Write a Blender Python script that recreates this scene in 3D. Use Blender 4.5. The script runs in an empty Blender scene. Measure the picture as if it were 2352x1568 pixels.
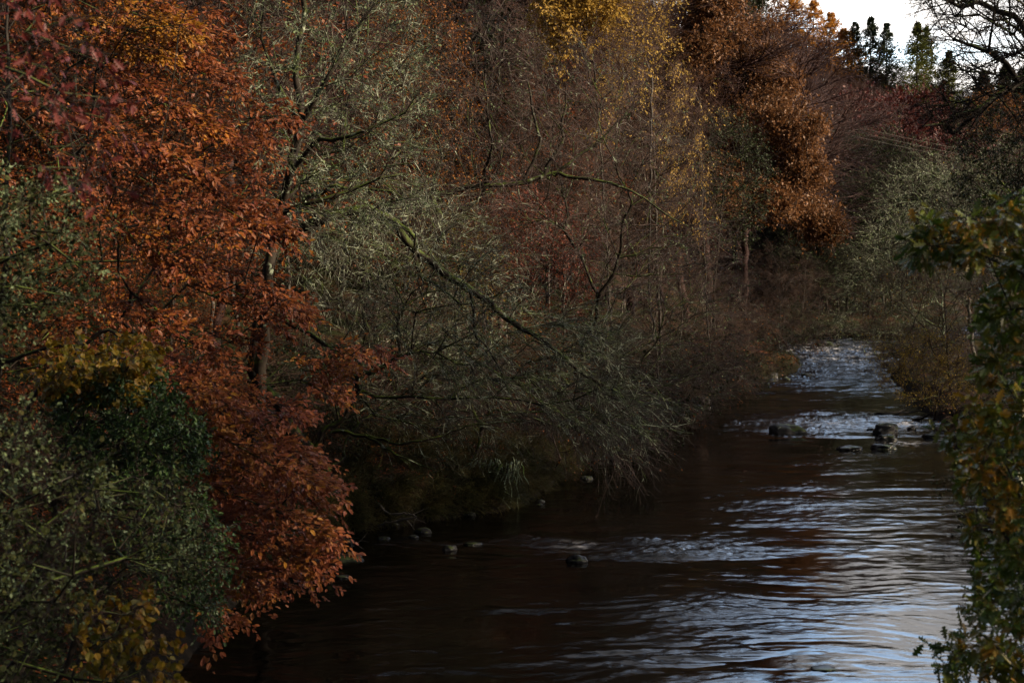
import bpy, math, random
import numpy as np
from mathutils import Vector, Matrix

C = bpy.context.scene.collection
scn = bpy.context.scene
R = math.radians

# ------------------------------------------------------------------ camera
CAM_H = 7.0
F = 50.0 / 36.0 * 2352.0          # focal length in units of a 2352 px wide frame
HOR = 600.0                       # horizon row
PITCH = math.atan((784.0 - HOR) / F)
cam = bpy.data.cameras.new('camera')
cam.lens = 50; cam.sensor_width = 36
cam.clip_start = 0.1; cam.clip_end = 3000
cam_o = bpy.data.objects.new('camera', cam); C.objects.link(cam_o)
cam_o.location = (0, 0, CAM_H)
cam_o.rotation_euler = (R(90) - PITCH, 0, 0)
cam.dof.use_dof = True; cam.dof.focus_distance = 48; cam.dof.aperture_fstop = 2.8
scn.camera = cam_o

# ------------------------------------------------------------------ sky, sun, exposure
SUN_EL = R(26); SUN_AZ = R(108)     # azimuth measured from +Y towards +X
world = bpy.data.worlds.new('World'); scn.world = world; world.use_nodes = True
nt = world.node_tree; nt.nodes.clear()
def nn(t, kind, **k):
    n = t.nodes.new(kind)
    for a, b in k.items(): setattr(n, a, b)
    return n
wout = nn(nt, 'ShaderNodeOutputWorld'); bg = nn(nt, 'ShaderNodeBackground')
sky = nn(nt, 'ShaderNodeTexSky', sky_type='NISHITA', sun_disc=False)
sky.sun_elevation = SUN_EL; sky.sun_rotation = SUN_AZ
sky.air_density = 1.0; sky.dust_density = 1.4; sky.ozone_density = 1.2
tc = nn(nt, 'ShaderNodeTexCoord'); mp = nn(nt, 'ShaderNodeMapping')
mp.inputs['Scale'].default_value = (1.6, 1.6, 9.0)
nz = nn(nt, 'ShaderNodeTexNoise'); nz.inputs['Scale'].default_value = 2.2; nz.inputs['Detail'].default_value = 7; nz.inputs['Roughness'].default_value = 0.55
cr = nn(nt, 'ShaderNodeValToRGB')
cr.color_ramp.elements[0].position = 0.42; cr.color_ramp.elements[1].position = 0.60
mix = nn(nt, 'ShaderNodeMix', data_type='RGBA')
# cloud: cream near the low sun, greyer cores; solid by the horizon, broken above
cr2 = nn(nt, 'ShaderNodeValToRGB')
cr2.color_ramp.elements[0].position = 0.44; cr2.color_ramp.elements[0].color = (13.0, 12.3, 11.6, 1)
cr2.color_ramp.elements[1].position = 0.58; cr2.color_ramp.elements[1].color = (6.6, 6.4, 6.4, 1)
nrmv = nn(nt, 'ShaderNodeVectorMath', operation='NORMALIZE'); sep = nn(nt, 'ShaderNodeSeparateXYZ')
dot = nn(nt, 'ShaderNodeVectorMath', operation='DOT_PRODUCT'); dot.inputs[1].default_value = (0.55, 0.83, 0)
side = nn(nt, 'ShaderNodeMapRange'); side.inputs[1].default_value = -0.4; side.inputs[2].default_value = 0.9; side.inputs[3].default_value = 0.13; side.inputs[4].default_value = 1.0
low = nn(nt, 'ShaderNodeMapRange'); low.inputs[1].default_value = 0.14; low.inputs[2].default_value = 0.34; low.inputs[3].default_value = 0.20; low.inputs[4].default_value = -0.01
add = nn(nt, 'ShaderNodeMath', operation='ADD'); scl = nn(nt, 'ShaderNodeVectorMath', operation='SCALE')
K = nt.links.new
K(tc.outputs['Generated'], nrmv.inputs[0]); K(nrmv.outputs[0], sep.inputs[0]); K(nrmv.outputs[0], dot.inputs[0]); K(nrmv.outputs[0], mp.inputs['Vector'])
K(mp.outputs[0], nz.inputs['Vector']); K(sep.outputs[2], low.inputs[0]); K(dot.outputs['Value'], side.inputs[0])
K(nz.outputs[0], add.inputs[0]); K(low.outputs[0], add.inputs[1]); K(add.outputs[0], cr.inputs[0]); K(nz.outputs[0], cr2.inputs[0])
K(cr2.outputs[0], scl.inputs[0]); K(side.outputs[0], scl.inputs['Scale'])
K(cr.outputs[0], mix.inputs['Factor']); K(sky.outputs[0], mix.inputs['A']); K(scl.outputs[0], mix.inputs['B'])
# the clear sky itself is paler and brighter low over the valley ahead
glow = nn(nt, 'ShaderNodeMapRange'); glow.inputs[1].default_value = 0.20; glow.inputs[2].default_value = 0.62; glow.inputs[3].default_value = 8.0; glow.inputs[4].default_value = 0.8
gm = nn(nt, 'ShaderNodeMath', operation='MULTIPLY'); sk2 = nn(nt, 'ShaderNodeVectorMath', operation='SCALE')
K(sep.outputs[2], glow.inputs[0]); K(glow.outputs[0], gm.inputs[0]); K(side.outputs[0], gm.inputs[1]); K(sky.outputs[0], sk2.inputs[0]); K(gm.outputs[0], sk2.inputs['Scale'])
K(sk2.outputs[0], mix.inputs['A'])
K(mix.outputs['Result'], bg.inputs['Color'])
bg.inputs['Strength'].default_value = 0.08
nt.links.new(bg.outputs[0], wout.inputs['Surface'])

sun = bpy.data.lights.new('sun', 'SUN'); sun.energy = 5.0; sun.angle = R(0.6); sun.color = (1.0, 0.79, 0.54)
sun_o = bpy.data.objects.new('sun', sun); C.objects.link(sun_o)
sd = Vector((math.sin(SUN_AZ) * math.cos(SUN_EL), math.cos(SUN_AZ) * math.cos(SUN_EL), math.sin(SUN_EL)))
sun_o.rotation_euler = sd.to_track_quat('Z', 'Y').to_euler()
vs = scn.view_settings
scn.display_settings.display_device = 'sRGB'
vs.view_transform = 'Standard'; vs.look = 'None'; vs.exposure = 1.15; vs.gamma = 1.0; vs.use_curve_mapping = False
scn.cycles.max_bounces = 5; scn.cycles.diffuse_bounces = 2; scn.cycles.glossy_bounces = 2
scn.cycles.transmission_bounces = 3; scn.cycles.transparent_max_bounces = 4
scn.cycles.caustics_reflective = False; scn.cycles.caustics_refractive = False

# ------------------------------------------------------------------ helpers
cp, sp = math.cos(PITCH), math.sin(PITCH)
def PX(px, py, d):
    """world point seen at photo position (px,py) whose world Y is d (arrays allowed)"""
    a = (np.asarray(px, float) - 1176.0) / F; b = (784.0 - np.asarray(py, float)) / F
    ry = cp + b * sp; rz = b * cp - sp
    k = np.asarray(d, float) / ry
    return np.stack([a * k, ry * k, CAM_H + rz * k], -1)

def unit(v): return v / np.maximum(np.linalg.norm(v, axis=-1, keepdims=True), 1e-9)

def hash3(ix, iy, iz):
    h = (ix * 374761393 + iy * 668265263 + iz * 2147483647 + 1013) & 0xffffffff
    h = ((h ^ (h >> 13)) * 1274126177) & 0xffffffff
    return ((h ^ (h >> 16)) & 0xffff) / 65535.0
def vnoise(x, y, z=0.0):
    x, y, z = np.broadcast_arrays(np.asarray(x, float), y, z)
    xi = np.floor(x).astype(np.int64); yi = np.floor(y).astype(np.int64); zi = np.floor(z).astype(np.int64)
    xf = x - xi; yf = y - yi; zf = z - zi
    u = xf * xf * (3 - 2 * xf); v = yf * yf * (3 - 2 * yf); w = zf * zf * (3 - 2 * zf)
    def c(a, b, d): return hash3(xi + a, yi + b, zi + d)
    x00 = c(0,0,0) * (1-u) + c(1,0,0) * u; x10 = c(0,1,0) * (1-u) + c(1,1,0) * u
    x01 = c(0,0,1) * (1-u) + c(1,0,1) * u; x11 = c(0,1,1) * (1-u) + c(1,1,1) * u
    return ((x00 * (1-v) + x10 * v) * (1-w) + (x01 * (1-v) + x11 * v) * w) * 2 - 1
def fbm(x, y, z=0.0, o=4):
    s = 0; a = 1.0; t = 0
    for i in range(o):
        f = 2.03 ** i
        s = s + a * vnoise(x * f + 17.3 * i, y * f + 5.1 * i, np.asarray(z) * f); t += a; a *= 0.5
    return s / t

class Buf:
    def __init__(s): s.v = []; s.f = []; s.r = []; s.n = 0
    def add(s, v, f, r=None):
        s.v.append(v.reshape(-1, 3)); s.f.append(f + s.n); s.n += s.v[-1].shape[0]
        if r is not None: s.r.append(r)
    def mesh(s, name, mat, smooth=True):
        me = bpy.data.meshes.new(name)
        v = np.concatenate(s.v).astype(np.float32); f = np.concatenate(s.f).astype(np.int32)
        k = f.shape[1]
        me.vertices.add(len(v)); me.vertices.foreach_set('co', v.ravel())
        me.loops.add(f.size); me.loops.foreach_set('vertex_index', f.ravel())
        me.polygons.add(len(f)); me.polygons.foreach_set('loop_start', np.arange(0, f.size, k, dtype=np.int32))
        try: me.polygons.foreach_set('loop_total', np.full(len(f), k, dtype=np.int32))
        except Exception: pass
        me.polygons.foreach_set('use_smooth', np.full(len(f), smooth, dtype=bool))
        if s.r:
            a = me.attributes.new('rnd', 'FLOAT', 'FACE'); a.data.foreach_set('value', np.concatenate(s.r).astype(np.float32))
        me.materials.append(mat); me.update(calc_edges=True)
        return me

def tube(buf, P, Rr, sides=3):
    N, K, _ = P.shape
    T = np.gradient(P, axis=1); T = unit(T)
    main = unit(P[:, -1] - P[:, 0])
    ref = np.where(np.abs(main[:, 2:3]) < 0.8, np.array([[0, 0, 1.0]]), np.array([[1.0, 0, 0]]))[:, None, :]
    U = unit(np.cross(T, ref)); V = np.cross(T, U)
    ang = np.arange(sides) * 2 * math.pi / sides
    v = P[:, :, None, :] + Rr[:, :, None, None] * (np.cos(ang)[None, None, :, None] * U[:, :, None, :] + np.sin(ang)[None, None, :, None] * V[:, :, None, :])
    idx = np.arange(N * K * sides).reshape(N, K, sides)
    a = idx[:, :-1, :]; b = np.roll(a, -1, 2); d = idx[:, 1:, :]; c = np.roll(d, -1, 2)
    buf.add(v, np.stack([a, b, c, d], -1).reshape(-1, 4))

def grow(p0, d0, L, K, rng, droop=0.0, wob=0.15):
    """polylines from p0 along d0 with length L, K points"""
    N = len(p0); P = np.zeros((N, K, 3)); P[:, 0] = p0; d = unit(d0)
    st = (L / (K - 1))[:, None]
    for k in range(1, K):
        d = unit(d + rng.normal(0, wob, (N, 3)) + np.array([[0, 0, -droop]]))
        P[:, k] = P[:, k - 1] + d * st
    return P

def side_dirs(T, ang, rng):
    rv = unit(rng.normal(0, 1, T.shape)); s = unit(np.cross(T, rv))
    return unit(T * np.cos(ang)[:, None] + s * np.sin(ang)[:, None])

def kids(P, n, L, K, rng, ang=0.8, droop=0.0, wob=0.15, t0=0.15, flat=0.0):
    N, Kp, _ = P.shape
    t = rng.uniform(t0, 1.0, (N, n)) * (Kp - 1.001)
    i = t.astype(int); fr = (t - i)[..., None]
    rows = np.arange(N)[:, None]
    a = P[rows, i]; b = P[rows, i + 1]
    p0 = (a * (1 - fr) + b * fr).reshape(-1, 3); T = unit((b - a).reshape(-1, 3))
    d = side_dirs(T, rng.uniform(ang * 0.5, ang * 1.3, len(T)), rng)
    if flat: d[:, 2] = d[:, 2] * (1 - flat) + T[:, 2] * flat; d = unit(d)
    LL = L * rng.uniform(0.5, 1.3, len(T)) * (1.15 - 0.5 * (t.ravel() / Kp))
    return grow(p0, d, LL, K, rng, droop, wob)

OVAL = (np.array([[0,0,0],[.32,.27,.07],[.72,.22,.06],[1,0,-.06],[.72,-.22,.06],[.32,-.27,.07]]), np.array([[0,3,2,1],[0,5,4,3]]))
ROUND = (np.array([[0,0,0],[.25,.42,.06],[.72,.36,.08],[1,0,-.08],[.72,-.36,.08],[.25,-.42,.06]]), np.array([[0,3,2,1],[0,5,4,3]]))
RHOMB = (np.array([[0,0,0],[.45,.30,.04],[1,0,0],[.5,-.30,.04]]), np.array([[0,3,2,1]]))
NEED = (np.array([[0,0,0],[.5,.14,.02],[1,0,0],[.5,-.14,.02]]), np.array([[0,3,2,1]]))
half = [(0,0),(.10,.04),(.20,.20),(.30,.06),(.40,.30),(.52,.09),(.64,.36),(.76,.10),(.90,.20),(1,0)]
OAK = (np.array([[x,y,y*.25] for x,y in half] + [[x,-y,y*.25] for x,y in half[1:-1]]),
       np.array([list(range(9,-1,-1)), [0] + list(range(10,18)) + [9]]))
def leaves(buf, P, n, size, rng, shape=OVAL, up=0.6, ang=0.9, hang=0.0, jit=0.0, tilt=None):
    N, Kp, _ = P.shape
    t = rng.uniform(0.05, 1.0, (N, n)) * (Kp - 1.001)
    i = t.astype(int); fr = (t - i)[..., None]; rows = np.arange(N)[:, None]
    a = P[rows, i]; b = P[rows, i + 1]
    p = (a * (1 - fr) + b * fr).reshape(-1, 3); T = unit((b - a).reshape(-1, 3))
    if jit: p = p + rng.normal(0, jit, p.shape)
    d = side_dirs(T, rng.uniform(0.1, ang, len(T)) , rng)
    d = unit(d + np.array([[0, 0, -hang]]))
    nrm = rng.normal(0, 1, p.shape) * (1 - up) * 0.8 + np.array([[0, 0, up]])
    if tilt is not None: nrm = nrm + np.array([tilt])
    nrm = unit(nrm - d * np.sum(nrm * d, 1, keepdims=True)); s = np.cross(nrm, d)
    sz = size * rng.uniform(0.5, 1.4, len(p))
    V, Fc = shape
    v = p[:, None] + sz[:, None, None] * (V[None, :, 0:1] * d[:, None] + V[None, :, 1:2] * s[:, None] + V[None, :, 2:3] * nrm[:, None])
    f = (Fc[None] + (np.arange(len(p)) * len(V))[:, None, None]).reshape(-1, Fc.shape[1])
    buf.add(v, f, np.repeat(rng.uniform(0, 1, len(p)), len(Fc)))

def link(name, me, parent=None, loc=None):
    o = bpy.data.objects.new(name, me); C.objects.link(o)
    if parent: o.parent = parent
    if loc is not None: o.location = loc
    return o
def tag(o, label=None, cat=None, group=None, kind=None):
    if label: o['label'] = label
    if cat: o['category'] = cat
    if group: o['group'] = group
    if kind: o['kind'] = kind
    return o

def inpoly(x, y, poly):
    r = np.zeros(x.shape, bool); n = len(poly)
    for i in range(n):
        x1, y1 = poly[i]; x2, y2 = poly[(i + 1) % n]
        c = ((y1 > y) != (y2 > y)) & (x < (x2 - x1) * (y - y1) / (y2 - y1 + 1e-12) + x1)
        r ^= c
    return r
def box(x0, y0, x1, y1): return [(x0, y0), (x1, y0), (x1, y1), (x0, y1)]
def fill(poly, d0, d1, n, rng, jag=0.0):
    """n spread-out points in the volume behind an outline, between depths d0 and d1"""
    P = np.array(poly, float); lo = P.min(0); hi = P.max(0)
    out = np.zeros((0, 2))
    while len(out) < n * 3:
        q = rng.uniform(lo, hi, (n * 6, 2))
        if jag:
            k = 90.0; qx = q[:, 0] + jag * vnoise(q[:, 0] / k, q[:, 1] / k, 3.3); qy = q[:, 1] + jag * vnoise(q[:, 0] / k, q[:, 1] / k, 9.1)
            q = q[inpoly(qx, qy, poly)]
        else: q = q[inpoly(q[:, 0], q[:, 1], poly)]
        out = np.concatenate([out, q])
    out = out[:n * 3]; d = rng.uniform(d0, d1, len(out))
    W = PX(out[:, 0], out[:, 1], d)
    keep = [0]; D = np.linalg.norm(W - W[0], axis=1)          # farthest-point thinning, randomised
    for _ in range(n - 1):
        j = int(np.argmax(D * rng.uniform(0.55, 1.0, len(D)))); keep.append(j)
        D = np.minimum(D, np.linalg.norm(W - W[j], axis=1))
    return W[keep]

# ------------------------------------------------------------------ terrain functions
LB = np.array([(-5.5,-40),(-5.6,10),(-5.6,20),(-5.9,26),(-5.6,30),(-5.0,33.5),(-4.6,36),(-2.4,38),(-0.3,39.5),(0.9,43),(1.4,46),(3.0,51),(4.8,56),(7.4,65),(10.2,74),(12.8,80),(16.4,86),(18.6,91),(19.2,97),(18.6,108),(22,120),(29,134),(36,143),(50,150),(75,155),(120,156)], float)
RB = np.array([(8.5,-40),(7.2,0),(8.0,15),(10.0,25),(12.6,36),(15.6,48),(18.0,58),(19.7,68),(21.6,80),(25,98),(29,115),(36,126),(50,133),(75,137),(120,137)], float)
RIVER = [tuple(p) for p in LB] + [tuple(p) for p in RB[::-1]]
def dline(x, y, L):
    best = np.full(x.shape, 1e9)
    for (a, b), (c, d) in zip(L[:-1], L[1:]):
        vx, vy = c - a, d - b
        t = np.clip(((x - a) * vx + (y - b) * vy) / (vx * vx + vy * vy), 0, 1)
        best = np.minimum(best, np.hypot(x - a - t * vx, y - b - t * vy))
    return best
def ground(x, y):
    x = np.asarray(x, float); y = np.asarray(y, float)
    dl = dline(x, y, LB); dr = dline(x, y, RB); inr = inpoly(x, y, RIVER)
    wob = fbm(x * 0.25, y * 0.25, 0, 3)
    def prof(d, k1, k2, top):
        h = 1.05 * np.clip(d / 0.55, 0, 1) ** 0.6 + 0.14 * np.clip(d - 0.9, 0, 7)
        return h + k1 * np.clip(d - 7.9, 0, 30) + k2 * np.clip(d - 37.9, 0, top)
    hl = prof(dl, 0.38, 0.30, 60)
    # far hill: falls away to the right
    az = x / np.maximum(y, 20.0)
    hl = hl * np.where(y > 150, np.clip(1.22 - (az - 0.18) * 4.2, 0.30, 1.25), 1.0)
    # leaf-covered spit
    hl = hl * np.where((np.abs(x - 15.5) < 5) & (np.abs(y - 93) < 9), 0.75, 1.0)
    hr = prof(dr, 0.14, 0.10, 60)
    hr = hr * np.where(y > 60, np.clip(1 - (y - 60) / 50.0, 0.25, 1), 1.0)
    h = np.where(dl < dr, hl, hr) * (1 + 0.12 * wob * np.clip(60 / np.maximum(y, 60), 0, 1) ** 2) + 0.18 * wob * np.clip(np.minimum(dl, dr), 0, 2)
    bed = -0.15 - 0.5 * np.clip(np.minimum(dl, dr) / 1.5, 0, 1)
    return np.where(inr, bed, h)

# ------------------------------------------------------------------ materials
def newmat(name):
    m = bpy.data.materials.new(name); m.use_nodes = True; t = m.node_tree; t.nodes.clear()
    return m, t
def ramp(t, cols, pos=None, interp='LINEAR'):
    r = nn(t, 'ShaderNodeValToRGB'); e = r.color_ramp.elements; r.color_ramp.interpolation = interp
    n = len(cols); pos = pos or [i / (n - 1) for i in range(n)]
    while len(e) < n: e.new(0.5)
    for i in range(n): e[i].position = pos[i]; e[i].color = (*cols[i], 1)
    return r
LK = 0.66; BK = 0.6
def leafmat(name, cols, scale=0.5, wr=0.5, transl=0.35, rough=0.5, spec=0.3):
    m, t = newmat(name); L = t.links.new
    out = nn(t, 'ShaderNodeOutputMaterial'); at = nn(t, 'ShaderNodeAttribute', attribute_name='rnd')
    tc = nn(t, 'ShaderNodeTexCoord'); nz = nn(t, 'ShaderNodeTexNoise')
    nz.inputs['Scale'].default_value = scale; nz.inputs['Detail'].default_value = 3
    L(tc.outputs['Object'], nz.inputs['Vector'])
    mr = nn(t, 'ShaderNodeMapRange'); mr.inputs[1].default_value = 0.28; mr.inputs[2].default_value = 0.72
    L(nz.outputs[0], mr.inputs[0])
    mx = nn(t, 'ShaderNodeMix', data_type='FLOAT'); mx.inputs[0].default_value = wr
    L(mr.outputs[0], mx.inputs[2]); L(at.outputs['Fac'], mx.inputs[3])
    cols = [tuple(c * LK for c in q) for q in cols]
    r = ramp(t, cols); L(mx.outputs[0], r.inputs[0])
    p = nn(t, 'ShaderNodeBsdfPrincipled'); p.inputs['Roughness'].default_value = rough
    p.inputs['Specular IOR Level'].default_value = spec
    L(r.outputs[0], p.inputs['Base Color'])
    tr = nn(t, 'ShaderNodeBsdfTranslucent'); L(r.outputs[0], tr.inputs['Color'])
    ms = nn(t, 'ShaderNodeMixShader'); ms.inputs[0].default_value = transl
    L(p.outputs[0], ms.inputs[1]); L(tr.outputs[0], ms.inputs[2]); L(ms.outputs[0], out.inputs['Surface'])
    return m
def barkmat(name, bark, bark2, moss=(0.05,0.075,0.012), mamt=0.0, lich=(0.22,0.26,0.19), lamt=0.0, scale=6.0, mscale=1.5):
    m, t = newmat(name); L = t.links.new
    out = nn(t, 'ShaderNodeOutputMaterial'); p = nn(t, 'ShaderNodeBsdfPrincipled')
    tc = nn(t, 'ShaderNodeTexCoord'); nz = nn(t, 'ShaderNodeTexNoise'); nz.inputs['Scale'].default_value = scale; nz.inputs['Detail'].default_value = 4
    L(tc.outputs['Object'], nz.inputs['Vector'])
    bark = tuple(c * BK for c in bark); bark2 = tuple(c * BK for c in bark2)
    r = ramp(t, [bark, bark2], [0.35, 0.65]); L(nz.outputs[0], r.inputs[0])
    cur = r.outputs[0]
    if mamt > 0:
        g = nn(t, 'ShaderNodeNewGeometry'); sx = nn(t, 'ShaderNodeSeparateXYZ'); L(g.outputs['Normal'], sx.inputs[0])
        n2 = nn(t, 'ShaderNodeTexNoise'); n2.inputs['Scale'].default_value = mscale; n2.inputs['Detail'].default_value = 3
        L(tc.outputs['Object'], n2.inputs['Vector'])
        ad = nn(t, 'ShaderNodeMath', operation='MULTIPLY_ADD'); L(sx.outputs[2], ad.inputs[0]); ad.inputs[1].default_value = 0.32; L(n2.outputs[0], ad.inputs[2])
        mr = nn(t, 'ShaderNodeMapRange'); mr.inputs[1].default_value = 0.85 - mamt * 0.5; mr.inputs[2].default_value = 1.0 - mamt * 0.5; L(ad.outputs[0], mr.inputs[0])
        r3 = ramp(t, [moss, tuple(c * 2.2 for c in moss)], [0.4, 0.7]); L(nz.outputs[0], r3.inputs[0])
        mx = nn(t, 'ShaderNodeMix', data_type='RGBA'); L(mr.outputs[0], mx.inputs['Factor']); L(cur, mx.inputs['A']); L(r3.outputs[0], mx.inputs['B']); cur = mx.outputs['Result']
    if lamt > 0:
        n3 = nn(t, 'ShaderNodeTexNoise'); n3.inputs['Scale'].default_value = 4.0; n3.inputs['Detail'].default_value = 5
        L(tc.outputs['Object'], n3.inputs['Vector'])
        mr = nn(t, 'ShaderNodeMapRange'); mr.inputs[1].default_value = 0.70 - lamt * 0.4; mr.inputs[2].default_value = 0.76 - lamt * 0.4; L(n3.outputs[0], mr.inputs[0])
        mx = nn(t, 'ShaderNodeMix', data_type='RGBA'); L(mr.outputs[0], mx.inputs['Factor']); L(cur, mx.inputs['A']); mx.inputs['B'].default_value = (*lich, 1); cur = mx.outputs['Result']
    L(cur, p.inputs['Base Color']); p.inputs['Roughness'].default_value = 0.75; p.inputs['Specular IOR Level'].default_value = 0.18
    L(p.outputs[0], out.inputs['Surface'])
    return m

M = {}
M['beech_leaf'] = leafmat('beech_leaf', [(.07,.024,.012),(.18,.050,.020),(.32,.10,.022),(.22,.050,.024),(.46,.17,.02),(.62,.32,.03)], 0.75, 0.42)
M['beech_leaf_red'] = leafmat('beech_leaf_red', [(.10,.030,.020),(.24,.062,.036),(.38,.11,.045),(.40,.135,.042),(.48,.20,.03),(.60,.32,.035)], 0.8, 0.45)
M['copper_leaf'] = leafmat('copper_leaf', [(.06,.008,.008),(.12,.018,.016),(.18,.04,.035),(.20,.05,.025)], 1.5, 0.6)
M['orange_leaf'] = leafmat('orange_leaf', [(.12,.03,.008),(.26,.08,.012),(.38,.15,.02),(.42,.21,.03)], 0.3, 0.5)
M['oak_brown_leaf'] = leafmat('oak_brown_leaf', [(.10,.052,.026),(.18,.088,.036),(.25,.115,.045),(.29,.13,.05),(.20,.13,.05)], 0.15, 0.45)
M['gold_beech_leaf'] = leafmat('gold_beech_leaf', [(.22,.07,.015),(.40,.17,.018),(.55,.28,.025)], 0.8, .6)
M['red_leaf'] = leafmat('red_leaf', [(.10,.022,.018),(.20,.05,.035),(.30,.09,.05),(.34,.14,.05)], 0.6, 0.5)
M['yellow_leaf'] = leafmat('yellow_leaf', [(.16,.15,.02),(.34,.26,.02),(.48,.33,.025),(.55,.40,.06)], 1.0, 0.6)
M['hazel_leaf'] = leafmat('hazel_leaf', [(.07,.09,.015),(.16,.14,.014),(.30,.19,.012),(.24,.11,.01),(.12,.12,.015)], 1.0, 0.6)
M['birch_leaf'] = leafmat('birch_leaf', [(.45,.25,.04),(.62,.40,.08),(.70,.48,.12),(.55,.30,.05)], 0.6, 0.6, 0.45)
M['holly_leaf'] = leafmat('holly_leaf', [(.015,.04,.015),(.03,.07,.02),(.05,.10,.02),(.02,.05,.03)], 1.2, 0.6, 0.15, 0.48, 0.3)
M['thorn_leaf'] = leafmat('thorn_leaf', [(.010,.016,.007),(.025,.035,.012),(.05,.06,.018),(.09,.07,.02)], 0.9, 0.5, 0.15, 0.7, 0.12)  # dark tones also stand in for lens falloff at the left edge
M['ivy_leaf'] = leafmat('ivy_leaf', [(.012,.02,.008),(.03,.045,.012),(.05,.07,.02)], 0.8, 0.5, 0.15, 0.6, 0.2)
M['green_oak_leaf'] = leafmat('green_oak_leaf', [(.04,.09,.016),(.06,.13,.022),(.11,.17,.02),(.20,.19,.018),(.46,.22,.02),(.08,.15,.03)], 1.3, 0.45, 0.25, 0.38, 0.45)
M['lichen'] = leafmat('lichen', [(.07,.10,.06),(.13,.18,.10),(.22,.28,.16),(.14,.20,.07)], 1.2, 0.6, 0.25, 0.8, 0.1)
M['moss_tuft'] = leafmat('moss_tuft', [(.05,.08,.012),(.09,.13,.015),(.15,.19,.02)], 1.2, 0.6, 0.25, 0.9, 0.1)
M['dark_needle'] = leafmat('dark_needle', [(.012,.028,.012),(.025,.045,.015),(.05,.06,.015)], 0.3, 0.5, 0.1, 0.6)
M['lime_needle'] = leafmat('lime_needle', [(.03,.05,.01),(.10,.12,.018),(.22,.21,.03)], 0.3, 0.5, 0.3, 0.6)
M['larch_needle'] = leafmat('larch_needle', [(.36,.14,.02),(.62,.27,.03),(.78,.42,.07)], 0.3, 0.5, 0.5, 0.6)  # sunlit brightness of the larches is put into the needle colour
M['bark_mossy'] = barkmat('bark_mossy', (.022,.016,.012), (.05,.04,.03), (.030,.044,.006), 0.62, lamt=0.2, mscale=3.2)
M['bark_lichen'] = barkmat('bark_lichen', (.04,.034,.028), (.09,.08,.065), (.06,.09,.02), 0.5, (.20,.25,.17), 0.6)
M['twig_lichen'] = barkmat('twig_lichen', (.04,.036,.028), (.13,.125,.10), (.07,.10,.03), 0.25, (.30,.34,.26), 0.36)
M['twig_moss'] = barkmat('twig_moss', (.03,.028,.018), (.10,.10,.05), (.07,.10,.02), 0.3, (.24,.28,.19), 0.27)
M['twig_ash'] = barkmat('twig_ash', (.045,.03,.028), (.11,.08,.072), (.07,.09,.02), 0.0, (.26,.28,.22), 0.20)
M['twig_brown'] = barkmat('twig_brown', (.05,.03,.025), (.11,.07,.055), lamt=0.12)
M['twig_purple'] = barkmat('twig_purple', (.07,.036,.034), (.12,.068,.060), scale=.4)
M['twig_birch'] = barkmat('twig_birch', (.09,.052,.042), (.19,.12,.095), scale=.6)
M['twig_grey'] = barkmat('twig_grey', (.11,.10,.095), (.20,.19,.175), scale=1.0)
M['twig_dark'] = barkmat('twig_dark', (.018,.014,.012), (.045,.036,.03))
M['bark_dark'] = barkmat('bark_dark', (.02,.016,.013), (.05,.04,.032), mamt=0.4)
M['bark_birch'] = barkmat('bark_birch', (.17,.155,.14), (.05,.04,.035))
M['rock'] = barkmat('rock', (.022,.023,.026), (.065,.065,.07), (.025,.035,.008), 0.25, (.24,.25,.25), 0.12, 3.5, 2.0)
M['wet_rock'] = barkmat('wet_rock', (.014,.015,.018), (.035,.037,.042), (.03,.04,.01), 0.2, scale=3.5)
for n_ in ('rock','wet_rock'):
    for nd in M[n_].node_tree.nodes:
        if nd.type == 'BSDF_PRINCIPLED': nd.inputs['Roughness'].default_value = 0.33 if n_ == 'wet_rock' else 0.6

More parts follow.
